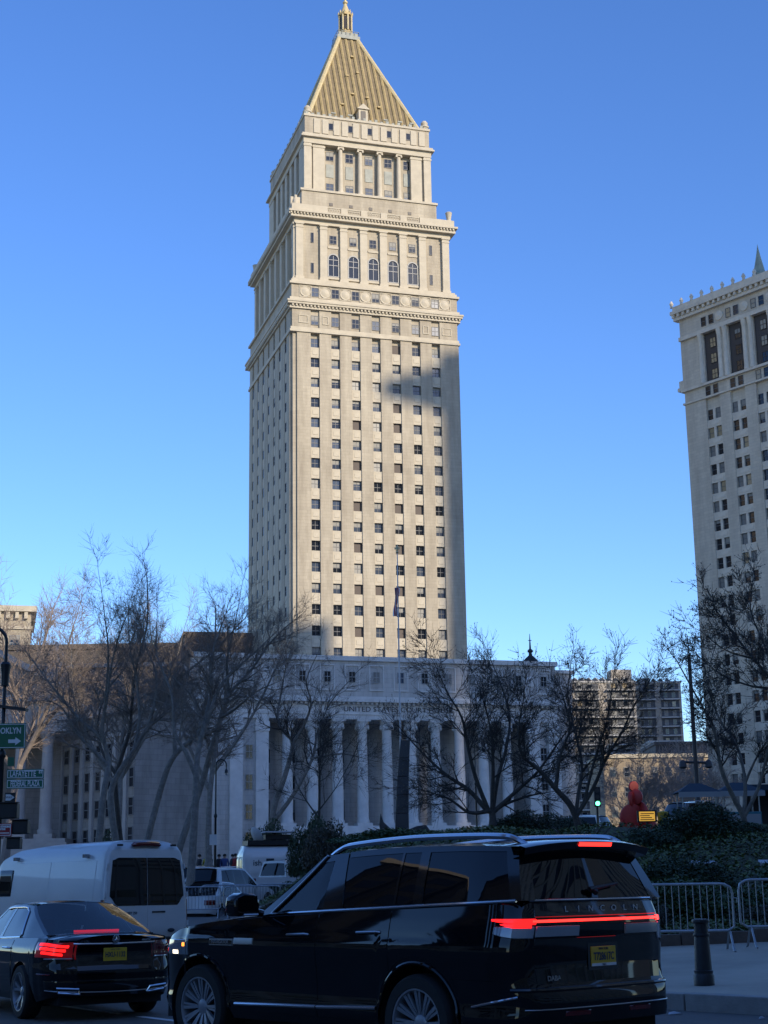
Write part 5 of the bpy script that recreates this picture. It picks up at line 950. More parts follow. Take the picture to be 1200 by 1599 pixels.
# ------------------------------------------------------------------ vehicles
def lerp(a, b, t): return a+(b-a)*t
def tab(T):
    xs_, ys_ = [p[0] for p in T], [p[1] for p in T]
    return lambda x: float(np.interp(x, xs_, ys_))
class Shape:
    """body side: x forward (0 at the rear axle), y left, z up"""
    def __init__(s, xr, xf, W, rr, rf, bowr, bowf, inset, dxr, dxf, ztop, sill, endr, endf, wb, R_, zc, step=.045, taper=.03):
        s.W, s.xr, s.xf = W, xr, xf; s.inset, s.dxr, s.dxf, s.ztop = tab(inset), tab(dxr), tab(dxf), tab(ztop); s.sill, s.endr, s.endf, s.wb, s.R, s.zc = sill, endr, endf, wb, R_, zc
        P = []; xm = (xr+xf)/2; half = (xf-xr)/2
        for i in range(9): y = (W-taper-rr[1])*i/9; P.append((xr+bowr*(y/W)**2, y))
        cx, cy = xr+bowr*.8+rr[0], W-taper-rr[1]
        for i in range(9): a = math.pi/2*i/8; P.append((cx-rr[0]*math.cos(a), cy+rr[1]*math.sin(a)))
        x = cx+step; fx = xf-bowf*.8-rf[0]
        while x < fx-step*.5:
            P.append((x, W-taper*abs((x-xm)/half)**3)); x += step
        cy = W-taper-rf[1]
        for i in range(11): a = math.pi/2*i/10; P.append((fx+rf[0]*math.sin(a), cy+rf[1]*math.cos(a)))
        for i in range(1, 10): y = cy*(1-i/9); P.append((xf-bowf*.8+bowf*.8*(1-(y/max(cy, .01))**2), y))
        s.P = P; s.S = [0]
        for a, b in zip(P, P[1:]): s.S.append(s.S[-1]+math.dist(a, b))
        s.px, s.py = [p[0] for p in P], [p[1] for p in P]
    def base(s, u): return float(np.interp(u, s.S, s.px)), float(np.interp(u, s.S, s.py))
    def at(s, u, z, side=1, off=0.):
        if u < 0: u, side = -u, -side
        def f(u, z):
            x0, y0 = s.base(u); k = min(1., y0/s.W); wr = max(0., 1-(x0-s.xr)/.75)**1.6; wf = max(0., 1-(s.xf-x0)/.9)**1.6
            return Vector((x0+s.dxr(z)*wr+s.dxf(z)*wf, y0-s.inset(z)*k, z))
        p = f(u, z)
        if off:
            e = .01; du = f(min(u+e, s.S[-1]), z)-f(max(u-e, 0), z); dz = f(u, z+e)-f(u, z-e); n = dz.cross(du); n = n.normalized() if n.length > 1e-9 else Vector((-1, 0, 0)); p = p+n*off
        return (p.x, side*p.y, p.z)
    def u_of(s, x):
        i0 = 18; i1 = len(s.P)-20; return float(np.interp(x, s.px[i0-1:i1+1], s.S[i0-1:i1+1]))
    def zlow(s, x, y):
        z = s.sill
        if y > s.W*.72:
            for ax in (0, s.wb):
                d = abs(x-ax)
                if d < s.R: z = max(z, s.zc+math.sqrt(s.R*s.R-d*d))
        if x < -s.R*1.02: z = lerp(s.endr, z, sm((x-s.xr)/(-s.R*1.02-s.xr))) if s.endr > z else s.endr
        if x > s.wb+s.R*1.02: z = s.endf
        return z
    def shell(s, nz=16):
        mb = MB()
        for side in (1, -1):
            rows = []
            for j in range(nz+1):
                t = j/nz; rows.append([s.at(u, lerp(s.zlow(x, y), s.ztop(x), t), side) for u, (x, y) in zip(s.S, s.P)])
            mb.grid(rows)
        return mb
    def patch(s, u0, u1, z0, z1, off=.004, nu=12, nz=6, side=1, bev=.006, edge=-.003):
        """a panel laid on the body; z0, z1 may be functions of u"""
        f0 = z0 if callable(z0) else (lambda u: z0); f1 = z1 if callable(z1) else (lambda u: z1)
        us = [u0]+[lerp(u0+bev, u1-bev, i/nu) for i in range(nu+1)]+[u1]; rows = []
        for j in range(-1, nz+2):
            r = []
            for i, u in enumerate(us):
                a, b = f0(u), f1(u); z = a if j < 0 else b if j > nz else lerp(a+min(bev, (b-a)*.3), b-min(bev, (b-a)*.3), j/nz)
                rim = j < 0 or j > nz or i == 0 or i == len(us)-1; r.append(s.at(u, z, side, edge if rim else off))
            rows.append(r)
        return MB().grid(rows)
def lid(sh, x0, x1, crown, n=20, ny=12, inner=None):
    mb = MB(); rows = []
    for i in range(n+1):
        x = lerp(x0, x1, i/n); u = sh.u_of(x) if sh.px[17] < x < sh.px[-20] else None
        if u is None:
            j = min(range(len(sh.P)), key=lambda k: abs(sh.px[k]-x)+(0 if sh.py[k] > .1 else 5)); u = sh.S[j]
        xx, y, z = sh.at(u, sh.ztop(x)); rows.append([(xx, y*(1-2*k/ny), z+crown*(1-abs(1-2*k/ny)**3.2)) for k in range(ny+1)])
    return mb.grid(rows)
def cap_roof(sh, crown, ny=10):
    rows = []
    for u, (x, y) in zip(sh.S, sh.P):
        a = sh.at(u, sh.ztop(x)); k = min(1., a[1]/(sh.W*.5)); rows.append([(a[0], a[1]*(1-2*j/ny), a[2]+crown*k*(1-abs(1-2*j/ny)**3.2)) for j in range(ny+1)])
    return MB().grid(rows)
class Green:
    def __init__(s, zb, ze, Wb, lean, plan, belly=.02): s.zb, s.ze, s.Wb, s.lean, s.plan, s.belly = tab(zb), tab(ze), Wb, lean, tab(plan), belly
    def y(s, x, f): return s.Wb+s.plan(x)-s.lean*f-s.belly*(f*f-f)*2
    def pt(s, x, f, off=0., side=1): return (x, side*(s.y(x, f)+off), lerp(s.zb(x), s.ze(x), f))
    def patch(s, b0, b1, t0, t1, f0=0., f1=1., off=0., nx=8, nz=5, side=1):
        """between the line b0-t0 and the line b1-t1 (x at belt, x at roof)"""
        rows = []
        for j in range(nz+1):
            f = lerp(f0, f1, j/nz); rows.append([s.pt(lerp(lerp(b0, t0, f), lerp(b1, t1, f), i/nx), f, off, side) for i in range(nx+1)])
        return MB().grid(rows)
    def roof(s, x0, x1, crown, bow0=0., bow1=0., nx=16, ny=14):
        rows = []
        for i in range(nx+1):
            r = []
            for k in range(ny+1):
                e = 1-2*k/ny; x = lerp(x0-bow0*(1-e*e), x1+bow1*(1-e*e), i/nx); xe = lerp(x0, x1, i/nx); r.append((x, e*s.y(xe, 1), s.ze(xe)+crown*(1-abs(e)**2.6)))
            rows.append(r)
        return MB().grid(rows)
    def screen(s, xb, xt, bowb, bowt, crown, f0=0., f1=1., e0=-1., e1=1., off=0., nz=8, ny=14):
        """windscreen or rear glass; a positive bow pushes the middle outwards along x"""
        rows = []
        for j in range(nz+1):
            f = lerp(f0, f1, j/nz); r = []
            for k in range(ny+1):
                e = lerp(e0, e1, k/ny); x = lerp(xb, xt, f); y = s.y(x, f)*e; bw = lerp(bowb, bowt, f)*(1-e*e); r.append((x+bw+off*(1 if bowb > 0 else -1), y, lerp(s.zb(xb), s.ze(xt), f)+crown*f*(1-abs(e)**2.6)))
            rows.append(r)
        return MB().grid(rows)
def wheel_mesh(Rt, wd, rim, style, rimmat):
    h = wd/2; ty = MB().lathe([(rim*.97, -h*.9), (rim*1.02, -h), (Rt*.93, -h*.98), (Rt*.985, -h*.78), (Rt, -h*.55), (Rt, h*.55), (Rt*.985, h*.78), (Rt*.93, h*.98), (rim*1.02, h), (rim*.97, h*.9)], 40, axis='y', cap=False).mesh('tyre', MT['tyre'], True)
    r = MB().lathe([(rim*.99, h*.88), (rim, h*.96), (rim*.95, h*.95), (rim*.9, h*.7), (rim*.88, -h*.6)], 40, axis='y', cap=False); sp = []
    def spoke(a, w0, w1, r0, r1, y0, y1, tw=0.):
        pts = []
        for rr_, ww, yy, aa in ((r0, w0, y0, a), ((r0+r1)/2, (w0+w1)/2, (y0*.4+y1*.6), a+tw*.5), (r1, w1, y1, a+tw)):
            c, s_ = math.cos(aa), math.sin(aa); pts += [(rr_*c-ww*s_, yy, rr_*s_+ww*c), (rr_*c+ww*s_, yy, rr_*s_-ww*c), (rr_*c+ww*s_, yy-.03, rr_*s_-ww*c), (rr_*c-ww*s_, yy-.03, rr_*s_+ww*c)]
        fs = []
        for i in (0, 4): fs += [(i+k, i+(k+1) % 4, i+4+(k+1) % 4, i+4+k) for k in range(4)]
        return MB().add(pts, fs)
    if style == 'multi':
        for k in range(12):
            a = 2*math.pi*k/12; sp.append(spoke(a-.055, .012, .017, rim*.2, rim*.93, h*.55, h*.86)); sp.append(spoke(a+.1, .009, .012, rim*.2, rim*.93, h*.5, h*.82))
    elif style == 'five':
        for k in range(5):
            a = 2*math.pi*k/5+.3; sp.append(spoke(a-.05, .016, .018, rim*.2, rim*.93, h*.5, h*.85, -.16)); sp.append(spoke(a+.05, .016, .018, rim*.2, rim*.93, h*.5, h*.85, .16))
    else:
        for k in range(7): sp.append(spoke(2*math.pi*k/7, .03, .03, rim*.15, rim*.93, h*.5, h*.8))
    hub = MB().lathe([(rim*.26, h*.3), (rim*.26, h*.55), (rim*.2, h*.62), (0, h*.63)], 20, axis='y').mesh('hub', MT[rimmat], True)
    back = MB().lathe([(rim*.9, -h*.2), (rim*.45, h*.1), (0, h*.1)], 24, axis='y').mesh('brake_disc', MT['alloy_d'])
    return ty, r.mesh('rim', MT[rimmat], True), [m.mesh('spoke', MT[rimmat]) for m in sp], hub, back
def wheels(T, wb, yc, zc, Rt, wd, rim, style, rimmat='alloy'):
    ty, rm, sp, hub, bk = wheel_mesh(Rt, wd, rim, style, rimmat)
    for ax in (0, wb):
        for s in (1, -1):
            o = obj('wheel', ty, T, (ax, s*yc, zc), (0, 0, 0 if s > 0 else math.pi)); obj('rim', rm, o); obj('hub', hub, o); obj('brake_disc', bk, o)
            for m in sp: obj('spoke', m, o)
def wells(T, sh, yin=.3):
    mb = MB()
    for ax in (0, sh.wb):
        for s in (1, -1):
            rows = []
            for y in (sh.W-.03, sh.W-yin-.12): rows.append([(ax+sh.R*1.01*math.cos(a), s*y, max(.02, sh.zc+sh.R*1.01*math.sin(a))) for a in [math.pi*(k/20*1.3-.15) for k in range(21)]])
            mb.grid(rows); y = sh.W-yin-.12; mb.add([(ax-sh.R*1.05, s*y, .2), (ax+sh.R*1.05, s*y, .2), (ax+sh.R*1.05, s*y, sh.zc+sh.R*1.02), (ax-sh.R*1.05, s*y, sh.zc+sh.R*1.02)], [(0, 1, 2, 3)])
    mb.build('wheel_well', MT['under'], T)['kind'] = 'stuff'
def lip(T, sh, mat, w=.035, off=.006):
    for ax in (0, sh.wb):
        for s in (1, -1):
            pts = []
            for k in range(25):
                a = math.pi*k/24; x = ax+(sh.R+.008)*math.cos(a); z = sh.zc+(sh.R+.008)*math.sin(a); pts.append(Vector(sh.at(sh.u_of(x), z, s, off)))
            MB().tube(pts, w*.5, 6).build('arch_trim', MT[mat], T, True)
def tubeline(T, name, mat, pts, r, n=8): return MB().tube(pts, r, n).build(name, MT[mat], T, True)
def seat(T, x, y, z, mat='leather'):
    o = MB().box(x-.25, x+.28, y-.25, y+.25, z, z+.16).build('seat', MT[mat], T, bevel=.05)
    MB().prism([(x-.28, z+.1), (x-.12, z+.12), (x-.26, z+.72), (x-.4, z+.7)], y-.24, y+.24, 'y').build('seat_back', MT[mat], o, bevel=.05)
    MB().prism([(x-.38, z+.76), (x-.28, z+.77), (x-.3, z+.96), (x-.4, z+.95)], y-.13, y+.13, 'y').build('headrest', MT[mat], o, bevel=.03)
def belt_pts(gh, x0, x1, off, side=1, n=24, dz=0.): return [(x, side*(gh.y(x, 0)+off), gh.zb(x)+dz) for x in [lerp(x0, x1, i/n) for i in range(n+1)]]
def letters(T, body, size, mat, p, rot, sx=1., ext=.003, name='lettering'):
    return obj(name, text_mesh(name, body, size, MT[mat], ext, bold=.0012, sx=sx), T, p, rot)
RZ_REAR = -R(90)           # lettering that reads from behind the vehicle
def plate(T, x, z, txt, foot=None, tilt=0.):
    P = MB().box(-.155, .155, -.006, .006, -.079, .079).build('number_plate', MT['plate'], T, False, (x, 0, z), (tilt, 0, RZ_REAR), bevel=.003)
    obj('characters', text_mesh('characters', txt, .088, MT['plate_txt'], .001, bold=.002, sx=.68), P, (0, -.008, -.004)); obj('lettering', text_mesh('lettering', 'NEW YORK', .026, MT['plate_txt'], .001, sx=.9), P, (0, -.008, .06))
    if foot: MB().box(-.155, .155, -.0075, -.006, -.079, -.056).build('footer', MT['signwhite'], P); obj('lettering', text_mesh('lettering', foot, .022, MT['plate_txt'], .001), P, (0, -.009, -.068))
    return P
# ---- the black sport utility vehicle in the foreground
HD = R(132)
SUV = thing('sport_utility_vehicle', 'large black sport utility vehicle in the foreground with its tail lights lit', 'car', (.964, 14.52, 0), HD); SUV.scale = (1.035, 1.02, 1.01)
sh = Shape(-1.27, 4.10, 1.015, (.30, .22), (.62, .30), .06, .12,
  [(.2, .10), (.36, .05), (.47, .012), (.54, .03), (.62, .036), (.78, .022), (.95, .003), (1.03, .0), (1.07, .004), (1.10, .016), (1.16, .026), (1.26, .048), (1.42, .09)],
  [(.2, .10), (.42, .02), (.55, .0), (.70, .0), (.735, .05), (.9, .07), (1.12, .06), (1.2, .05), (1.29, .055), (1.42, .10)],
  [(.2, -.1), (.45, .0), (.75, .0), (.95, -.03), (1.06, -.10), (1.2, -.3)],
  [(-1.27, 1.42), (0, 1.375), (1.2, 1.333), (2.1, 1.30), (2.45, 1.275), (3.1, 1.215), (3.6, 1.15), (3.85, 1.08), (4.0, 1.01), (4.1, .97)], .33, .44, .34, 3.112, .475, .43)
sh.shell(18).build('body', MT['paintblack'], SUV, True)
lid(sh, 2.12, 4.02, .05, 26, 14).build('bonnet', MT['paintblack'], SUV, True)
wells(SUV, sh); lip(SUV, sh, 'paintblack', .03)
MB().box(-1.1, 3.95, -.78, .78, .27, .5).build('underbody', MT['under'], SUV)
gh = Green([(-1.3, 1.425), (0, 1.38), (1.2, 1.338), (2.4, 1.295)], [(-1.1, 1.855), (-.3, 1.885), (.4, 1.89), (1.0, 1.875), (1.45, 1.84), (2.4, 1.7)], .925, .20, [(-1.3, -.05), (-.6, .0), (1.4, .0), (2.0, -.02), (2.5, -.06)], .02)
# door skins with shut lines and the creased shoulder
for s in (1, -1):
    for n_, (x0, x1) in (('front_door', (1.30, 2.52)), ('rear_door', (.33, 1.292))):
        uz = lambda u: max(.40, sh.zlow(*sh.base(u))+.045)
        d = sh.patch(sh.u_of(x0), sh.u_of(x1), uz, lambda u: sh.ztop(sh.base(u)[0])-.012, .005, 26, 22, s).build(n_, MT['paintblack'], SUV, True)
        hx = x0+.14; h0, h1 = sh.at(sh.u_of(hx), 1.17-.03*hx, s, .03), sh.at(sh.u_of(hx+.25), 1.17-.03*(hx+.25), s, .03)
        MB().tube([sh.at(sh.u_of(hx-.02), 1.17-.03*hx, s, .0), h0, h1, sh.at(sh.u_of(hx+.27), 1.17-.03*(hx+.25), s, .0)], .013, 8).build('handle', MT['satin'], d, True)
    sh.patch(sh.u_of(-.93), sh.u_of(.322), lambda u: max(.78, sh.zlow(*sh.base(u))+.05), lambda u: sh.ztop(sh.base(u)[0])-.012, .004, 26, 14, s).build('rear_quarter', MT['paintblack'], SUV, True)
    # fender badge and chrome strips
    sh.patch(sh.u_of(2.54), sh.u_of(2.93), lambda u: 1.005, lambda u: 1.075, .010, 10, 2, s, .006).build('fender_trim', MT['satin'], SUV, True); sh.patch(sh.u_of(2.22), sh.u_of(2.525), lambda u: 1.02+.0*u, 1.085, .014, 10, 2, s, .006).build('fender_trim', MT['satin'], SUV, True)
    sh.patch(sh.u_of(2.55), sh.u_of(2.92), 1.017, 1.063, .0125, 10, 2, s, .003).build('badge_field', MT['gloss'], SUV, True)
    MB().tube([sh.at(sh.u_of(lerp(.50, 1.285, i/12)), lerp(.515, .49, i/12), s, .012) for i in range(13)], .017, 8).build('sill_strip', MT['chrome'], SUV, True)
    MB().tube([sh.at(sh.u_of(lerp(1.30, 2.5, i/12)), lerp(.49, .47, i/12), s, .012) for i in range(13)], .017, 8).build('sill_strip', MT['chrome'], SUV, True)
    MB().tube([sh.at(lerp(sh.u_of(-.64), 1.0, i/14), lerp(.575, .665, i/14), s, .01) for i in range(15)], .013, 8).build('bumper_strip', MT['chrome'], SUV, True)
    tubeline(SUV, 'belt_strip', 'chrome', belt_pts(gh, -1.10, 2.06, .02, s), .014)
    # greenhouse: pillars and glass
    for nm, b0, b1, t0, t1, f0, f1, m, off in (
      ('tail_pillar', -1.14, -1.03, -.96, -.83, 0, 1, 'gloss', 0), ('quarter_glass', -1.03, -.02, -.83, .04, .03, .9, 'privacy', -.006), ('window_header', -1.03, 1.0, -.83, 1.12, .9, 1, 'gloss', 0),
      ('rear_pillar', -.02, .10, .04, .15, .03, .9, 'gloss', .002), ('divider', .32, .35, .36, .39, .03, .9, 'gloss', .0), ('rear_door_glass', .10, 1.02, .15, 1.14, .03, .9, 'privacy', -.006), ('centre_pillar', 1.02, 1.30, 1.14, 1.31, 0, 1, 'gloss', .002),
      ('front_door_glass', 1.30, 2.06, 1.31, 1.42, .03, .88, 'carglass', -.006), ('window_header', 1.30, 2.06, 1.31, 1.42, .88, 1, 'gloss', 0), ('windscreen_pillar', 2.06, 2.30, 1.42, 1.50, 0, 1, 'gloss', .0)):
        gh.patch(b0, b1, t0, t1, f0, f1, off, 8, 6, s).build(nm, MT[m], SUV, True)
    tubeline(SUV, 'pillar_strip', 'satin', [gh.pt(lerp(2.08, 1.43, f), f, .012, s) for f in [i/12 for i in range(13)]], .012)
    # roof rails
    rp = [(x, s*(gh.y(x, 1)-.07), gh.ze(x)+h) for x, h in ((1.46, .0), (1.34, .045), (1.15, .068), (.4, .078), (-.3, .08), (-.72, .08), (-.86, .06), (-.99, .0))]
    o = MB().tube([tuple(p) for p in spline([Vector(p) for p in rp], 5)], .027, 8).build('roof_rail', MT['chrome'], SUV, True)
    # mirror
    mz = 1.39; my = 1.02; o = MB().prism([(-.13, -.085), (.13, -.10), (.15, -.02), (.14, .085), (.06, .12), (-.11, .105), (-.15, .03)], -.09, .10, 'x').build('mirror', MT['paintblack'], SUV, True, (2.19, s*(my+.14), mz), bevel=.035)
    MB().prism([(-.12, -.075), (.12, -.085), (.13, .07), (.05, .1), (-.1, .09)], -.094, -.0905, 'x').build('mirror_glass', MT['privacy'], o); MB().tube([(2.13, s*.97, 1.315), (2.15, s*1.07, 1.34)], .035, 8).build('mirror_arm', MT['gloss'], SUV, True); MB().tube([(2.1, s*(my+.03), mz-.085), (2.1, s*(my+.2), mz-.085)], .012, 6).build('mirror_strip', MT['satin'], SUV)
    # tail lamp round the corner: lit upper bar, clear lower lens
    uc = sh.u_of(-.875); sh.patch(.80, uc, lambda u: lerp(1.225, 1.262, sm((u-.85)/.55)), lambda u: lerp(1.272, 1.275, u), .012, 16, 3, s, .006).build('tail_lamp', MT['red_on'] if s > 0 else MT['red_hot'], SUV, True)
    if s > 0: sh.patch(.84, .93+.2, lambda u: 1.195+.03*sm((u-1.0)/.13), 1.235, .014, 10, 3, s, .006).build('tail_lamp', MT['red_on'], SUV, True)
    sh.patch(.81, sh.u_of(-.90), lambda u: lerp(1.115, 1.185, sm((u-.95)/.5)), 1.215, .010, 16, 4, s, .008).build('reversing_lens', MT['clear'], SUV, True)
    if s < 0: sh.patch(.78, 1.0, 1.07, 1.215, .012, 8, 4, s, .008).build('reversing_lens', MT['clear'], SUV, True)
    sh.patch(.30, .80, 1.125, 1.215, .012, 10, 3, s, .006).build('tailgate_lens', MT['clear'] if s > 0 else MT['satin'], SUV, True)
    sh.patch(.25, .55, .50, .545, .006, 6, 2, s, .006).build('rear_reflector', MT['red_off'], SUV, True)
    # head lamp
    sh.patch(sh.u_of(3.30), sh.S[-1]-.55, lambda u: 0.90-.0*u, lambda u: min(1.06, sh.ztop(sh.base(u)[0])-.03), .008, 12, 4, s, .01).build('head_lamp', MT['head'], SUV, True)
    sh.patch(sh.u_of(3.42), sh.u_of(3.46)+.05, .985, 1.03, .013, 4, 2, s, .006).build('side_marker', MT['amber'], SUV, True); sh.patch(sh.u_of(3.47)+.12, sh.u_of(3.47)+.24, .91, .955, .013, 4, 2, s, .006).build('running_lamp', MT['led'], SUV, True)
letters(SUV, 'NAVIGATOR', .042, 'satin', sh.at(sh.u_of(2.735), 1.04, 1, .014), (0, 0, R(180)), 1.15)
# tailgate
sh.patch(-.80, .80, .745, 1.118, .003, 40, 12, 1, .006).build('tailgate', MT['paintblack'], SUV, True)
sh.patch(-.84, .84, 1.241, 1.264, .018, 40, 2, 1, .004).build('light_bar', MT['red_hot'], SUV, True)
sh.patch(-.82, .82, 1.282, 1.398, .004, 40, 4, 1, .006).build('tailgate_panel', MT['gloss'], SUV, True)
tubeline(SUV, 'tailgate_strip', 'chrome', [sh.at(-.86+1.72*i/30, 1.415, 1, .012) for i in range(31)], .010)
tubeline(SUV, 'bumper_crease', 'gloss', [sh.at(-1.05+2.1*i/30, .715, 1, .0) for i in range(31)], .02)
tubeline(SUV, 'bumper_line', 'satin', [sh.at(-.95+1.9*i/30, .565, 1, .004) for i in range(31)], .006)
gh.screen(-1.14, -.96, -.03, -.06, .03, .02, .9, -.83, .83, -.006).build('rear_window', MT['privacy'], SUV, True)
for e0, e1 in ((-1, -.83), (.83, 1)): gh.screen(-1.14, -.96, -.03, -.06, .03, 0, 1, e0, e1).build('tailgate_frame', MT['gloss'], SUV, True)
gh.screen(-1.14, -.96, -.03, -.06, .03, .9, 1.0, -.83, .83).build('tailgate_frame', MT['gloss'], SUV, True)
gh.roof(-.96, 1.46, .035, .06, .05).build('roof', MT['paintblack'], SUV, True)
# roof spoiler with the high brake lamp
pr = []
for k in range(15):
    e = 1-2*k/14; y = .80*e; xe = -1.19+.07*abs(e)**2.5; zt_s = 1.915-.055*abs(e)**2.4; pr.append([(-.86, y, zt_s+.006), (xe+.05, y, zt_s-.002), (xe, y, zt_s-.018), (xe+.03, y*.98, zt_s-.075), (-.94, y*.95, zt_s-.10)])
MB().grid(pr).build('roof_spoiler', MT['gloss'], SUV, True)
pr = [[(-1.186, y, 1.888), (-1.172, y, 1.856)] for y in (.21, .1, 0, -.1, -.21)]; MB().grid([[(a[0]-.006, a[1], a[2]) for a in r] for r in pr]).build('brake_lamp', MT['red_hot'], SUV)
MB().tube([(-1.185, .02, 1.475), (-1.18, .1, 1.50), (-1.165, -.28, 1.545)], [.03, .022, .012], 6).build('rear_wiper', MT['black'], SUV)
gh.screen(2.30, 1.50, .12, .08, .03, .02, .97, -.97, .97).build('windscreen', MT['carglass'], SUV, True); MB().box(2.1, 2.45, -.8, .8, 1.2, 1.29).build('cowl', MT['gloss'], SUV, bevel=.03)
x_, _, _ = sh.at(0, 1.34)
for i, ch in enumerate('LINCOLN'): letters(SUV, ch, .068, 'chrome', (sh.at(abs(.42-.148*i), 1.342, 1, .009)[0], .42-.148*i, 1.342), (0, 0, RZ_REAR), 1.25)
letters(SUV, 'DABA', .055, 'satin', (sh.at(.62, .82, 1, .008)[0], .60, .80), (0, 0, RZ_REAR), 1.1)
pl = plate(SUV, sh.at(0, .95, 1, .01)[0], .955, 'T728617C', 'T&LC')
MB().box(-.19, .19, -.004, .0, -.11, .11).build('plate_recess', MT['gloss'], SUV, False, (sh.at(0, .95, 1, .004)[0], 0, .955), (0, 0, RZ_REAR))
# cabin
MB().box(-1.0, 2.2, -.85, .85, .5, .56).build('cabin_floor', MT['cabin'], SUV); MB().prism([(1.95, .6), (2.35, .6), (2.35, 1.24), (2.05, 1.26), (1.85, 1.14), (1.82, 1.0)], -.82, .82, 'y').build('dashboard', MT['cabin'], SUV, bevel=.03)
for s in (.42, -.42): seat(SUV, 1.32, s, .78)
for s in (.42, -.42): seat(SUV, .28, s, .8)
MB().lathe([(.175, -.015), (.192, 0), (.175, .015), (.16, 0), (.175, -.015)], 24, (0, 0, 0), 'x').build('steering_wheel', MT['black'], SUV, True, (1.72, .42, 1.22), (0, R(-24), 0))
MB().box(1.0, 2.05, .80, .86, .6, 1.3).box(1.0, 2.05, -.86, -.80, .6, 1.3).build('door_lining', MT['cabin'], SUV); MB().box(-1.0, 1.45, -.7, .7, 1.83, 1.85).build('headlining', MT['cabin'], SUV)
MB().tube([(1.45, 0, 1.76), (1.45, 0, 1.70)], .01, 6).box(1.44, 1.47, -.12, .12, 1.63, 1.70).build('interior_mirror', MT['black'], SUV)
wheels(SUV, 3.112, .875, .41, .41, .27, .29, 'multi')
# ---- the black saloon at the left
SED = thing('saloon_car', 'black saloon car ahead at the left with its brake lights lit', 'car', (-4.0, 21.0, 0), R(121))
s2_ = Shape(-1.06, 3.62, .905, (.42, .27), (.60, .36), .10, .16,
  [(.15, .10), (.3, .04), (.45, .012), (.62, .0), (.72, .008), (.80, .0), (.88, .012), (.98, .06), (1.05, .1)],
  [(.15, .14), (.3, .05), (.42, .0), (.6, -.01), (.68, .03), (.8, .06), (.92, .05), (.99, .02), (1.05, .02)],
  [(.15, -.1), (.4, .0), (.6, -.02), (.75, -.12), (.95, -.3)],
  [(-1.06, .965), (-.8, .985), (-.4, 1.0), (.3, .985), (1.5, .95), (2.2, .925), (2.8, .88), (3.2, .80), (3.5, .70), (3.62, .64)], .22, .30, .22, 2.84, .37, .335)
s2_.shell(16).build('body', MT['paintblack2'], SED, True); lid(s2_, 2.1, 3.55, .05, 20, 12).build('bonnet', MT['paintblack2'], SED, True)
lid(s2_, -1.02, -.28, .055, 16, 14).build('boot_lid', MT['paintblack2'], SED, True); wells(SED, s2_); MB().box(-.9, 3.4, -.68, .68, .19, .34).build('underbody', MT['under'], SED)
g2 = Green([(-.6, 1.01), (.3, .99), (1.5, .955), (2.4, .935)], [(-.3, 1.31), (.3, 1.37), (.8, 1.405), (1.3, 1.395), (1.7, 1.36), (2.3, 1.25)], .80, .235, [(-.6, -.08), (.2, -.01), (1.2, .0), (1.9, -.02), (2.4, -.07)], .025)
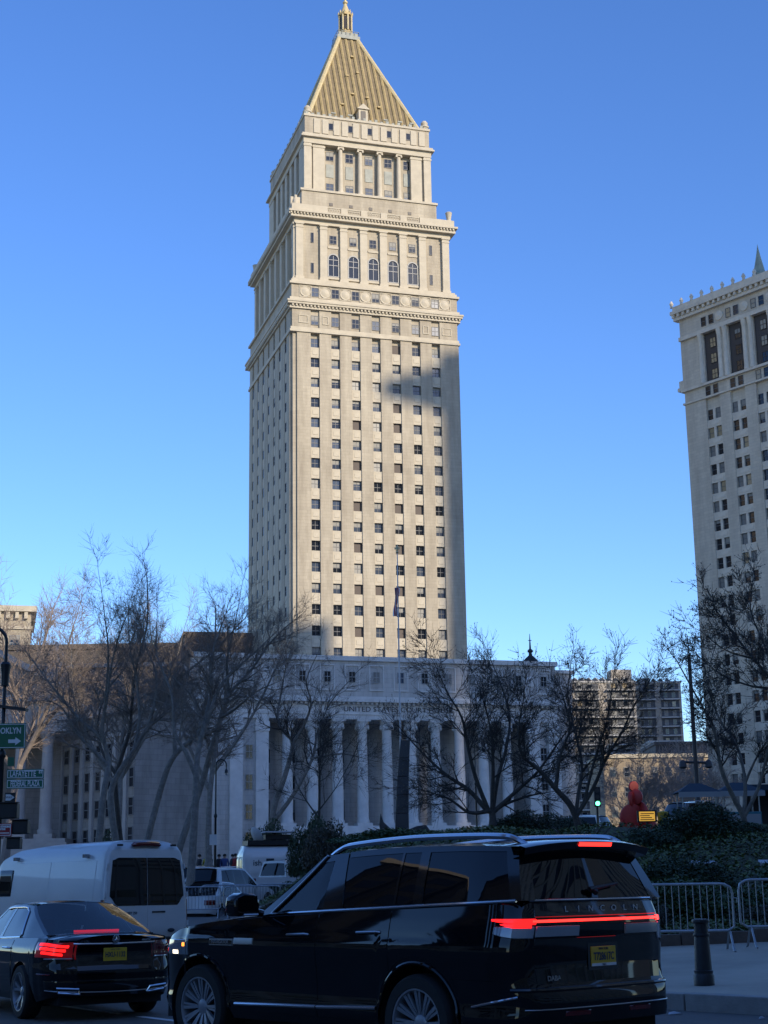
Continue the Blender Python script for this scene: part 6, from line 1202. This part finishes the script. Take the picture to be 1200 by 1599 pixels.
for s in (1, -1):
    rows = [];
    for i in range(21):
        x = lerp(-.45, 2.3, i/20); a = s2_.at(s2_.u_of(x), s2_.ztop(x), s); rows.append([a, (x, s*(g2.y(x, 0)+.0), g2.zb(x)+.004)])
    MB().grid(rows).build('shoulder', MT['paintblack2'], SED, True)
    for nm, b0, b1, t0, t1, f0, f1, m, off in (('rear_pillar', -.52, .30, .52, .62, 0, 1, 'paintblack2', .0), ('rear_door_glass', .30, 1.12, .62, 1.10, .02, .92, 'privacy', -.004), ('centre_pillar', 1.12, 1.22, 1.10, 1.18, .02, .92, 'gloss', .0), ('front_door_glass', 1.22, 2.08, 1.18, 1.52, .02, .92, 'carglass', -.004), ('window_header', .30, 2.08, .62, 1.52, .92, 1, 'paintblack2', .0), ('windscreen_pillar', 2.08, 2.32, 1.52, 1.58, 0, 1, 'paintblack2', .0)):
        g2.patch(b0, b1, t0, t1, f0, f1, off, 8, 6, s).build(nm, MT[m], SED, True)
    ch = [g2.pt(lerp(2.06, .34, i/14), .02, .008, s) for i in range(15)]+[g2.pt(lerp(.28, .60, f), f, .008, s) for f in (.1, .25, .45, .65, .82)]+[g2.pt(x, .92, .008, s) for x in [lerp(.68, 1.48, i/10) for i in range(11)]]
    tubeline(SED, 'window_strip', 'chrome', ch, .011)
    for nm, x0, x1 in (('rear_door', .38, 1.16), ('front_door', 1.168, 2.25)):
        d = s2_.patch(s2_.u_of(x0), s2_.u_of(x1), lambda u: max(.30, s2_.zlow(*s2_.base(u))+.03), lambda u: s2_.ztop(s2_.base(u)[0])-.02, .004, 18, 14, s).build(nm, MT['paintblack2'], SED, True); hx = x0+.08
        MB().tube([s2_.at(s2_.u_of(hx-.02), .86, s), s2_.at(s2_.u_of(hx), .86, s, .03), s2_.at(s2_.u_of(hx+.2), .86, s, .03), s2_.at(s2_.u_of(hx+.22), .86, s)], .012, 8).build('handle', MT['chrome'], d, True)
    lit = 'red_on' if s > 0 else 'red_off'
    for k in range(3):
        z0 = .775+.05*k; s2_.patch(.60+.035*(2-k), 1.02+.04*k, lambda u, z0=z0: z0+.03*sm((u-.6)/.4), lambda u, z0=z0: z0+.040+.03*sm((u-.6)/.4), .012, 12, 2, s, .008).build('tail_lamp', MT[lit], SED, True)
    s2_.patch(.50, 1.2, lambda u: .735+.03*sm((u-.6)/.4), lambda u: .95-.0*u, .004, 12, 4, s, .01).build('lamp_housing', MT['red_dim' if s > 0 else 'red_off'], SED, True)
    s2_.patch(.55, .95, .742, .762, .014, 8, 2, s, .004).build('lamp_edge', MT['clear'], SED, True)
    o = MB(); q = [s2_.at(u, z, s, .012) for u, z in ((.46, .33), (.74, .35), (.76, .405), (.48, .39), (.46, .33))]; o.tube(q, .014, 6).build('exhaust_trim', MT['chrome'], SED); s2_.patch(.48, .74, .345, .395, .004, 4, 2, s, .005).build('exhaust', MT['under'], SED)
    s2_.patch(.85, 1.15, .55, .575, .006, 6, 2, s, .006).build('rear_reflector', MT['red_off'], SED)
    o = MB().lathe([(.02, -.08), (.07, -.07), (.09, 0), (.08, .06), (0, .07)], 14, (0, 0, 0), 'x').build('mirror', MT['paintblack2'], SED, True, (2.0, s*1.0, 1.02)); o.scale = (.9, 1.2, .75); MB().tube([(2.02, s*.84, .97), (2.0, s*.95, 1.0)], .03, 6).build('mirror_arm', MT['gloss'], SED)
s2_.patch(-.50, .50, .60, .92, .003, 30, 8, 1, .006).build('boot_face', MT['paintblack2'], SED, True); s2_.patch(-.98, .98, .37, .50, .003, 40, 3, 1, .02).build('bumper_insert', MT['gloss'], SED, True)
tubeline(SED, 'boot_strip', 'chrome', [s2_.at(-.56+1.12*i/20, .925+.006*(i/10-1)**2, 1, .012) for i in range(21)], .014); tubeline(SED, 'bumper_strip', 'satin', [s2_.at(-.95+1.9*i/24, .345+.03*(i/12-1)**2, 1, .006) for i in range(25)], .008)
g2.screen(-.48, .56, -.10, -.06, .05, .02, .97, -.93, .93).build('rear_window', MT['saloonglass'], SED, True)
for e0, e1 in ((-1, -.93), (.93, 1)): g2.screen(-.48, .56, -.10, -.06, .05, 0, 1, e0, e1).build('rear_window_frame', MT['gloss'], SED, True)
g2.roof(.56, 1.55, .045, .06, .05).build('roof', MT['paintblack2'], SED, True); g2.screen(2.32, 1.58, .14, .08, .045, .02, .97, -.97, .97).build('windscreen', MT['carglass'], SED, True)
MB().box(-.36, -.31, -.30, .30, 1.055, 1.078).build('high_brake_lamp', MT['red_on'], SED); MB().box(-.55, .5, -.7, .7, .98, 1.03).build('parcel_shelf', MT['cabin'], SED); MB().box(-.2, 2.1, -.72, .72, .3, .35).build('cabin_floor', MT['cabin'], SED); MB().prism([(1.9, .4), (2.3, .4), (2.3, .95), (2.0, .97), (1.85, .85)], -.7, .7, 'y').build('dashboard', MT['cabin'], SED)
for x, z in ((.98, .26), (1.62, .34)):
    for y in (.36, -.36): seat(SED, x, y, z)
MB().lathe([(.158, -.012), (.17, 0), (.158, .012), (.146, 0), (.158, -.012)], 20, (0, 0, 0), 'x').build('steering_wheel', MT['black'], SED, True, (1.78, .36, .88), (0, R(-22), 0))
bx_ = s2_.at(0, .97, 1, .006)[0]
st = MB().lathe([(.048, -.004), (.05, 0), (.048, .004), (.042, 0), (.048, -.004)], 22, axis='x')
for k in range(3):
    a = R(90+120*k); st.add([(-.003, .045*math.cos(a), .045*math.sin(a)), (-.003, .009*math.cos(a+1.05), .009*math.sin(a+1.05)), (.004, 0, 0), (-.003, .009*math.cos(a-1.05), .009*math.sin(a-1.05)), (-.008, 0, 0)], [(0, 1, 4), (0, 4, 3), (0, 2, 1), (0, 3, 2)])
st.build('star_emblem', MT['chrome'], SED, False, (bx_-.012, 0, .975))
letters(SED, 'C 300', .045, 'chrome', (s2_.at(.42, .95, 1, .008)[0], .40, .95), (0, 0, RZ_REAR)); letters(SED, '4MATIC', .036, 'chrome', (s2_.at(.42, .95, 1, .008)[0], -.42, .955), (0, 0, RZ_REAR))
plate(SED, s2_.at(0, .78, 1, .014)[0], .79, 'HXU-1132'); letters(SED, '.', .01, 'chrome', (0, 0, .5), (0, 0, 0)) if False else None
wheels(SED, 2.84, .79, .33, .33, .235, .238, 'five')
# ---- the white van
VAN = thing('panel_van', 'white high roofed panel van with dark rear windows at the left', 'van', (-5.44, 31.9, G(31.9)), R(131.7))
sv = Shape(-1.02, 4.6, 1.03, (.14, .12), (1.0, .5), .02, .25,
  [(.3, .04), (.5, .01), (.8, .0), (1.25, .012), (1.35, .02), (1.6, .05), (1.95, .10), (2.1, .125), (2.2, .17), (2.28, .24), (2.32, .36)],
  [(.3, .0), (.45, -.03), (.5, .03), (.6, .0), (1.2, .01), (1.9, .05), (2.15, .08), (2.25, .13), (2.32, .22)],
  [(.3, -.05), (.7, .0), (1.0, -.1), (1.4, -.7), (1.9, -1.3), (2.2, -1.6), (2.32, -1.9)],
  [(-1.02, 2.32), (1.5, 2.31), (2.6, 2.24), (3.2, 2.05), (3.6, 1.7), (4.0, 1.3), (4.4, 1.1), (4.6, 1.0)], .4, .42, .35, 3.4, .42, .36, step=.08)
sv.shell(22).build('body', MT['paintwhite'], VAN, True); cap_roof(sv, .05).build('roof', MT['paintwhite'], VAN, True); wells(VAN, sv); MB().box(-.95, 4.4, -.8, .8, .3, .55).build('underbody', MT['under'], VAN)
for s in (1, -1):
    sv.patch(0.004, .93, .50, 2.17, .006, 10, 16, s, .006).build('rear_door', MT['paintwhite'], VAN, True)
    def ch_lo(u): return 1.10+.18*sm((u-.70)/.17)
    sv.patch(.006, .87, ch_lo, lambda u: 2.02-.05*sm((u-.72)/.14), .012, 16, 8, s, .004).build('rear_window', MT['privacy'], VAN, True)
    sv.patch(sv.u_of(-.62), sv.u_of(1.12), 1.16, 1.98, .007, 24, 8, s, .012).build('side_panel', MT['paintwhite'], VAN, True); sv.patch(sv.u_of(1.135), sv.u_of(2.5), 1.16, 1.98, .007, 24, 8, s, .012).build('side_panel', MT['paintwhite'], VAN, True); sv.patch(sv.u_of(-.62), sv.u_of(2.35), .50, 1.11, .006, 24, 8, s, .03).build('side_panel', MT['paintwhite'], VAN, True)
    sv.patch(sv.u_of(2.65), sv.u_of(3.3), 1.30, 1.85, .008, 8, 5, s, .02).build('cab_window', MT['privacy'], VAN, True)
    sv.patch(.96, 1.06, .80, 1.22, .010, 4, 5, s, .01).build('tail_lamp', MT['red_off'], VAN, True)
    for z in (1.85, 1.3, .75): MB().tube([sv.at(.97, z-.05, s, .02), sv.at(.97, z+.05, s, .02)], .022, 6).build('hinge', MT['paintwhite'], VAN)
    for x in (-.25, 2.55): MB().box(x-.05, x+.05, s*(.93)-.05, s*.93+.05, 2.03, 2.1).build('side_lamp', MT['head'], VAN, False, (0, s*.03, 0))
    MB().box(-.98, -.92, s*.62-.05, s*.62+.05, 2.24, 2.28).build('roof_hinge', MT['black'], VAN)
sv.patch(.10, .42, .955, .995, .02, 4, 2, -1, .01).build('door_handle', MT['black'], VAN)
tp = [(-.93, .34-.0485*k, 2.285-.02*abs((k-7)/7)**2) for k in range(15)]; MB().tube(tp, [.02]+[.05]*13+[.02], 8).build('high_brake_lamp', MT['red_off'], VAN, True)
MB().box(-1.13, -.98, -.98, .98, .36, .50).build('bumper', MT['black'], VAN, bevel=.02)
letters(VAN, 'TRANSIT 250', .07, 'paintgrey', (sv.at(.5, .96, 1, .012)[0], .42, .96), (0, 0, RZ_REAR), .9); MB().lathe([(.075, -.004), (.085, 0), (.075, .006), (0, .008)], 20, (0, 0, 0), 'x').build('oval_emblem', MT['canvas'], VAN, True, (sv.at(.55, .6, 1, .018)[0], -.55, .62)).scale = (1, 1, .45)
plate(VAN, sv.at(0, .45, 1, .012)[0]-.12, .43, '56341MK')
wheels(VAN, 3.4, .90, .35, .35, .22, .2, 'plain', 'alloy_d')
# ---- parked vehicles behind the barricades
def simple_car(name, label, loc, rz, paint, kind, grp='vehicles parked beyond the barricades'):
    T = thing(name, label, 'car', loc, rz, grp)
    if kind == 'suv': L0, L1, W_, zb_, zr_, wb, R_, zc, f = -.9, 3.7, .93, 1.05, 1.68, 2.75, .38, .36, dict(rb=-.78, rt=-.5, wb_=2.15, wt=1.35)
    else: L0, L1, W_, zb_, zr_, wb, R_, zc, f = -1.0, 3.6, .9, .95, 1.44, 2.7, .36, .33, dict(rb=-.3, rt=.4, wb_=2.1, wt=1.4)
    h = Shape(L0, L1, W_, (.35, .22), (.5, .3), .06, .12, [(.2, .08), (.4, .01), (.75, 0), (zb_, .05)], [(.2, .08), (.45, 0), (.7, .03), (zb_, .08)], [(.2, -.08), (.5, 0), (.75, -.1), (1, -.3)], [(L0, zb_), (.5, zb_-.02), (2.0, zb_-.06), (3.0, zb_-.18), (L1, zb_-.4)], .28, .35, .25, wb, R_, zc, step=.09)
    h.shell(9).build('body', MT[paint], T, True); lid(h, 1.95, L1-.1, .04, 10, 8).build('bonnet', MT[paint], T, True); lid(h, L0+.05, f['rb']+.1, .03, 4, 8).build('boot_lid', MT[paint], T, True); wells(T, h); MB().box(L0+.1, L1-.2, -W_*.75, W_*.75, .22, .42).build('underbody', MT['under'], T)
    g = Green([(L0, zb_+.01), (2.3, zb_-.06)], [(-.6, zr_-.05), (.3, zr_), (1.0, zr_-.005), (1.6, zr_-.06)], W_*.93, .2, [(-1, -.04), (0, 0), (1.6, 0), (2.4, -.05)])
    for s in (1, -1):
        for nm, b0, b1, t0, t1, f0, f1, m in (('rear_pillar', f['rb'], f['rb']+.25, f['rt'], f['rt']+.18, 0, 1, paint), ('quarter_glass', f['rb']+.25, .35, f['rt']+.18, .42, .03, .9, 'privacy'), ('door_glass', .39, 1.15, .46, 1.02, .03, .9, 'privacy'), ('front_door_glass', 1.2, f['wb_']-.1, 1.07, f['wt']-.1, .03, .9, 'privacy'), ('pillar', .35, .39, .42, .46, 0, .9, 'gloss'), ('pillar', 1.15, 1.2, 1.02, 1.07, 0, .9, 'gloss'), ('window_header', f['rb']+.25, f['wb_']-.1, f['rt']+.18, f['wt']-.1, .9, 1, paint), ('windscreen_pillar', f['wb_']-.1, f['wb_']+.05, f['wt']-.1, f['wt']+.05, 0, 1, paint)): g.patch(b0, b1, t0, t1, f0, f1, 0, 5, 4, s).build(nm, MT[m], T, True)
        h.patch(.62, 1.15, zb_-.32, zb_-.14, .01, 6, 3, s).build('tail_lamp', MT['red_off'], T); tubeline(T, 'roof_rail', 'satin', [(x, s*(g.y(x, 1)-.06), g.ze(x)+.05) for x in (-.3, .2, .7, 1.1)], .018) if kind == 'suv' else None
        h.patch(h.u_of(.4), h.u_of(1.15), .42, zb_-.06, .004, 6, 5, s).build('door', MT[paint], T, True); h.patch(h.u_of(1.17), h.u_of(2.1), .42, zb_-.1, .004, 6, 5, s).build('door', MT[paint], T, True)
    g.screen(f['rb'], f['rt'], -.05, -.04, .03, .04, .93, -.9, .9, 0, 4, 8).build('rear_window', MT['privacy'], T, True); g.screen(f['rb'], f['rt'], -.05, -.04, .03, 0, .04, -1, 1, 0, 1, 8).build('rear_window_frame', MT[paint], T, True)
    for e0, e1 in ((-1, -.9), (.9, 1)): g.screen(f['rb'], f['rt'], -.05, -.04, .03, 0, 1, e0, e1, 0, 4, 2).build('rear_window_frame', MT[paint], T, True)
    g.roof(f['rt'], f['wt']+.05, .04, .04, .04, 8, 8).build('roof', MT[paint], T, True); g.screen(f['wb_']+.05, f['wt']+.05, .12, .07, .04, 0, 1, -1, 1, 0, 4, 8).build('windscreen', MT['privacy'], T, True)
    wheels(T, wb, W_-.13, zc-.02, zc-.02, .22, .21, 'plain'); return T
simple_car('parked_car', 'white parked crossover behind the left barricades', (-7.0, 62, G(62)-.02), R(63), 'paintwhite', 'suv')
simple_car('parked_car', 'dark red parked car between the van and the white crossover', (-8.75, 67, G(67)), R(80), 'paintred', 'suv')
simple_car('parked_car', 'white parked car nearest the van behind the barricade bars', (-6.9, 57.6, G(57.6)-.25), R(70), 'paintwhite', 'sedan')
simple_car('parked_car', 'dark vehicle beyond the hedge near the message board', (13.3, 70, BZ(13.3, 70)-.1), R(28), 'paintgrey', 'suv', 'vehicles across the square')
simple_car('parked_car', 'small white vehicle beyond the budding trees at the right', (11.0, 84, BZ(11, 84)-.15), R(150), 'paintwhite', 'suv', 'vehicles across the square')
# news van with roof gear
NV = thing('news_van', 'white news van with roof gear and dark lettering behind the parked cars', 'van', (-6.75, 80, G(80)), R(17), 'vehicles parked beyond the barricades')
hn = Shape(-.95, 4.2, .98, (.15, .12), (.9, .5), .02, .25, [(.3, .03), (.6, 0), (1.3, .02), (2.0, .10), (2.4, .2), (2.6, .4)], [(.3, 0), (2.2, .06), (2.6, .2)], [(.3, 0), (.9, -.05), (1.3, -.6), (1.9, -1.2), (2.6, -1.7)], [(-.95, 2.6), (2.0, 2.6), (2.9, 2.2), (3.4, 1.5), (3.8, 1.2), (4.2, 1.0)], .4, .42, .35, 3.2, .42, .36, step=.1)
hn.shell(14).build('body', MT['paintwhite'], NV, True); cap_roof(hn, .04).build('roof', MT['paintwhite'], NV, True); wells(NV, hn); MB().box(-.9, 4.0, -.75, .75, .3, .55).build('underbody', MT['under'], NV)
for s in (1, -1):
    hn.patch(hn.u_of(-.5), hn.u_of(1.3), 1.2, 2.25, .008, 10, 5, s, .03).build('side_panel', MT['paintwhite'], NV, True); hn.patch(hn.u_of(2.2), hn.u_of(2.85), 1.4, 1.95, .01, 6, 4, s, .02).build('cab_window', MT['privacy'], NV, True); hn.patch(hn.u_of(1.45), hn.u_of(2.0), 1.5, 2.05, .01, 6, 4, s, .02).build('side_window', MT['privacy'], NV, True)
    hn.patch(.08, .8, 1.4, 2.1, .01, 6, 4, s, .02).build('rear_window', MT['privacy'], NV, True)
    MB().box(.3, .7, s*.97-.01, s*.97+.01, 1.62, 2.0).build('logo_block', MT['canvas'], NV, False, (0, -s*.05, 0)); letters(NV, 'ish' if s < 0 else 'ish', .42, 'canvas', (-.15 if s < 0 else 1.2, s*.925, 1.78), (0, 0, 0 if s < 0 else math.pi))
MB().box(-.6, 2.0, -.7, .7, 2.66, 2.9).build('roof_platform', MT['black'], NV); MB().tube([(.9, 0, 2.9), (.9, 0, 3.35)], .12, 8).build('mast', MT['black'], NV)
MB().lathe([(.0, 0), (.2, .02), (.36, .08), (.47, .16), (.46, .175), (.33, .1), (0, .03)], 18).build('dish', MT['snow'], NV, True, (-.1, .0, 3.1), (R(-20), R(60), 0)); MB().box(.3, 1.9, -.5, .5, 3.28, 3.36).build('folded_panel', MT['snow'], NV, bevel=.02); MB().box(.4, 1.8, -.3, .3, 2.95, 3.2).build('equipment', MT['black'], NV)
wheels(NV, 3.2, .86, .35, .35, .22, .2, 'plain', 'alloy_d')
# pickup
PK = thing('pickup_truck', 'white pickup truck parked in front of the news van', 'truck', (-5.75, 69.5, G(69.5)), R(48), 'vehicles parked beyond the barricades')
hp = Shape(-1.2, 4.4, .98, (.12, .1), (.5, .3), .02, .12, [(.3, .06), (.5, .01), (.8, 0), (1.2, .04)], [(.3, 0), (1.2, .02)], [(.3, 0), (.8, -.02), (1.2, -.25)], [(-1.2, 1.2), (3.0, 1.18), (4.0, 1.1), (4.4, .95)], .42, .5, .4, 3.4, .45, .42, step=.1)
hp.shell(10).build('body', MT['paintwhite'], PK, True); lid(hp, 2.7, 4.3, .04, 8, 8).build('bonnet', MT['paintwhite'], PK, True); wells(PK, hp); MB().box(-1.1, 4.2, -.7, .7, .35, .6).build('underbody', MT['under'], PK); MB().box(-1.1, .75, -.88, .88, .75, .8).build('load_bed', MT['under'], PK)
gp = Green([(-1, 1.21), (3, 1.19)], [(.5, 1.86), (1.2, 1.9), (2.4, 1.84)], .9, .2, [(-1, 0), (3, 0)])
for s in (1, -1):
    gp.patch(.8, 2.75, .95, 2.05, 0, 1, 0, 8, 5, s).build('cab_side', MT['paintwhite'], PK, True); gp.patch(.95, 1.6, 1.06, 1.6, .08, .85, .006, 4, 4, s).build('rear_door_glass', MT['privacy'], PK, True); gp.patch(1.7, 2.55, 1.7, 2.0, .08, .85, .006, 4, 4, s).build('front_door_glass', MT['privacy'], PK, True); hp.patch(.78, 1.02, .85, 1.15, .01, 4, 3, s).build('tail_lamp', MT['red_off'], PK)
gp.screen(.8, .95, -.01, -.01, .03, 0, 1, -1, 1).build('cab_rear', MT['paintwhite'], PK); gp.screen(.8, .95, -.01, -.01, .03, .1, .85, -.88, .88, .01).build('rear_window', MT['privacy'], PK); gp.roof(.95, 2.05, .04).build('roof', MT['paintwhite'], PK, True); gp.screen(2.75, 2.05, .1, .06, .03).build('windscreen', MT['privacy'], PK, True)
MB().lathe([(.1, -.01), (.1, .01), (0, .012)], 14, axis='x').build('emblem', MT['canvas'], PK, False, (-1.22, 0, 1.0)); wheels(PK, 3.4, .86, .4, .4, .24, .24, 'plain')
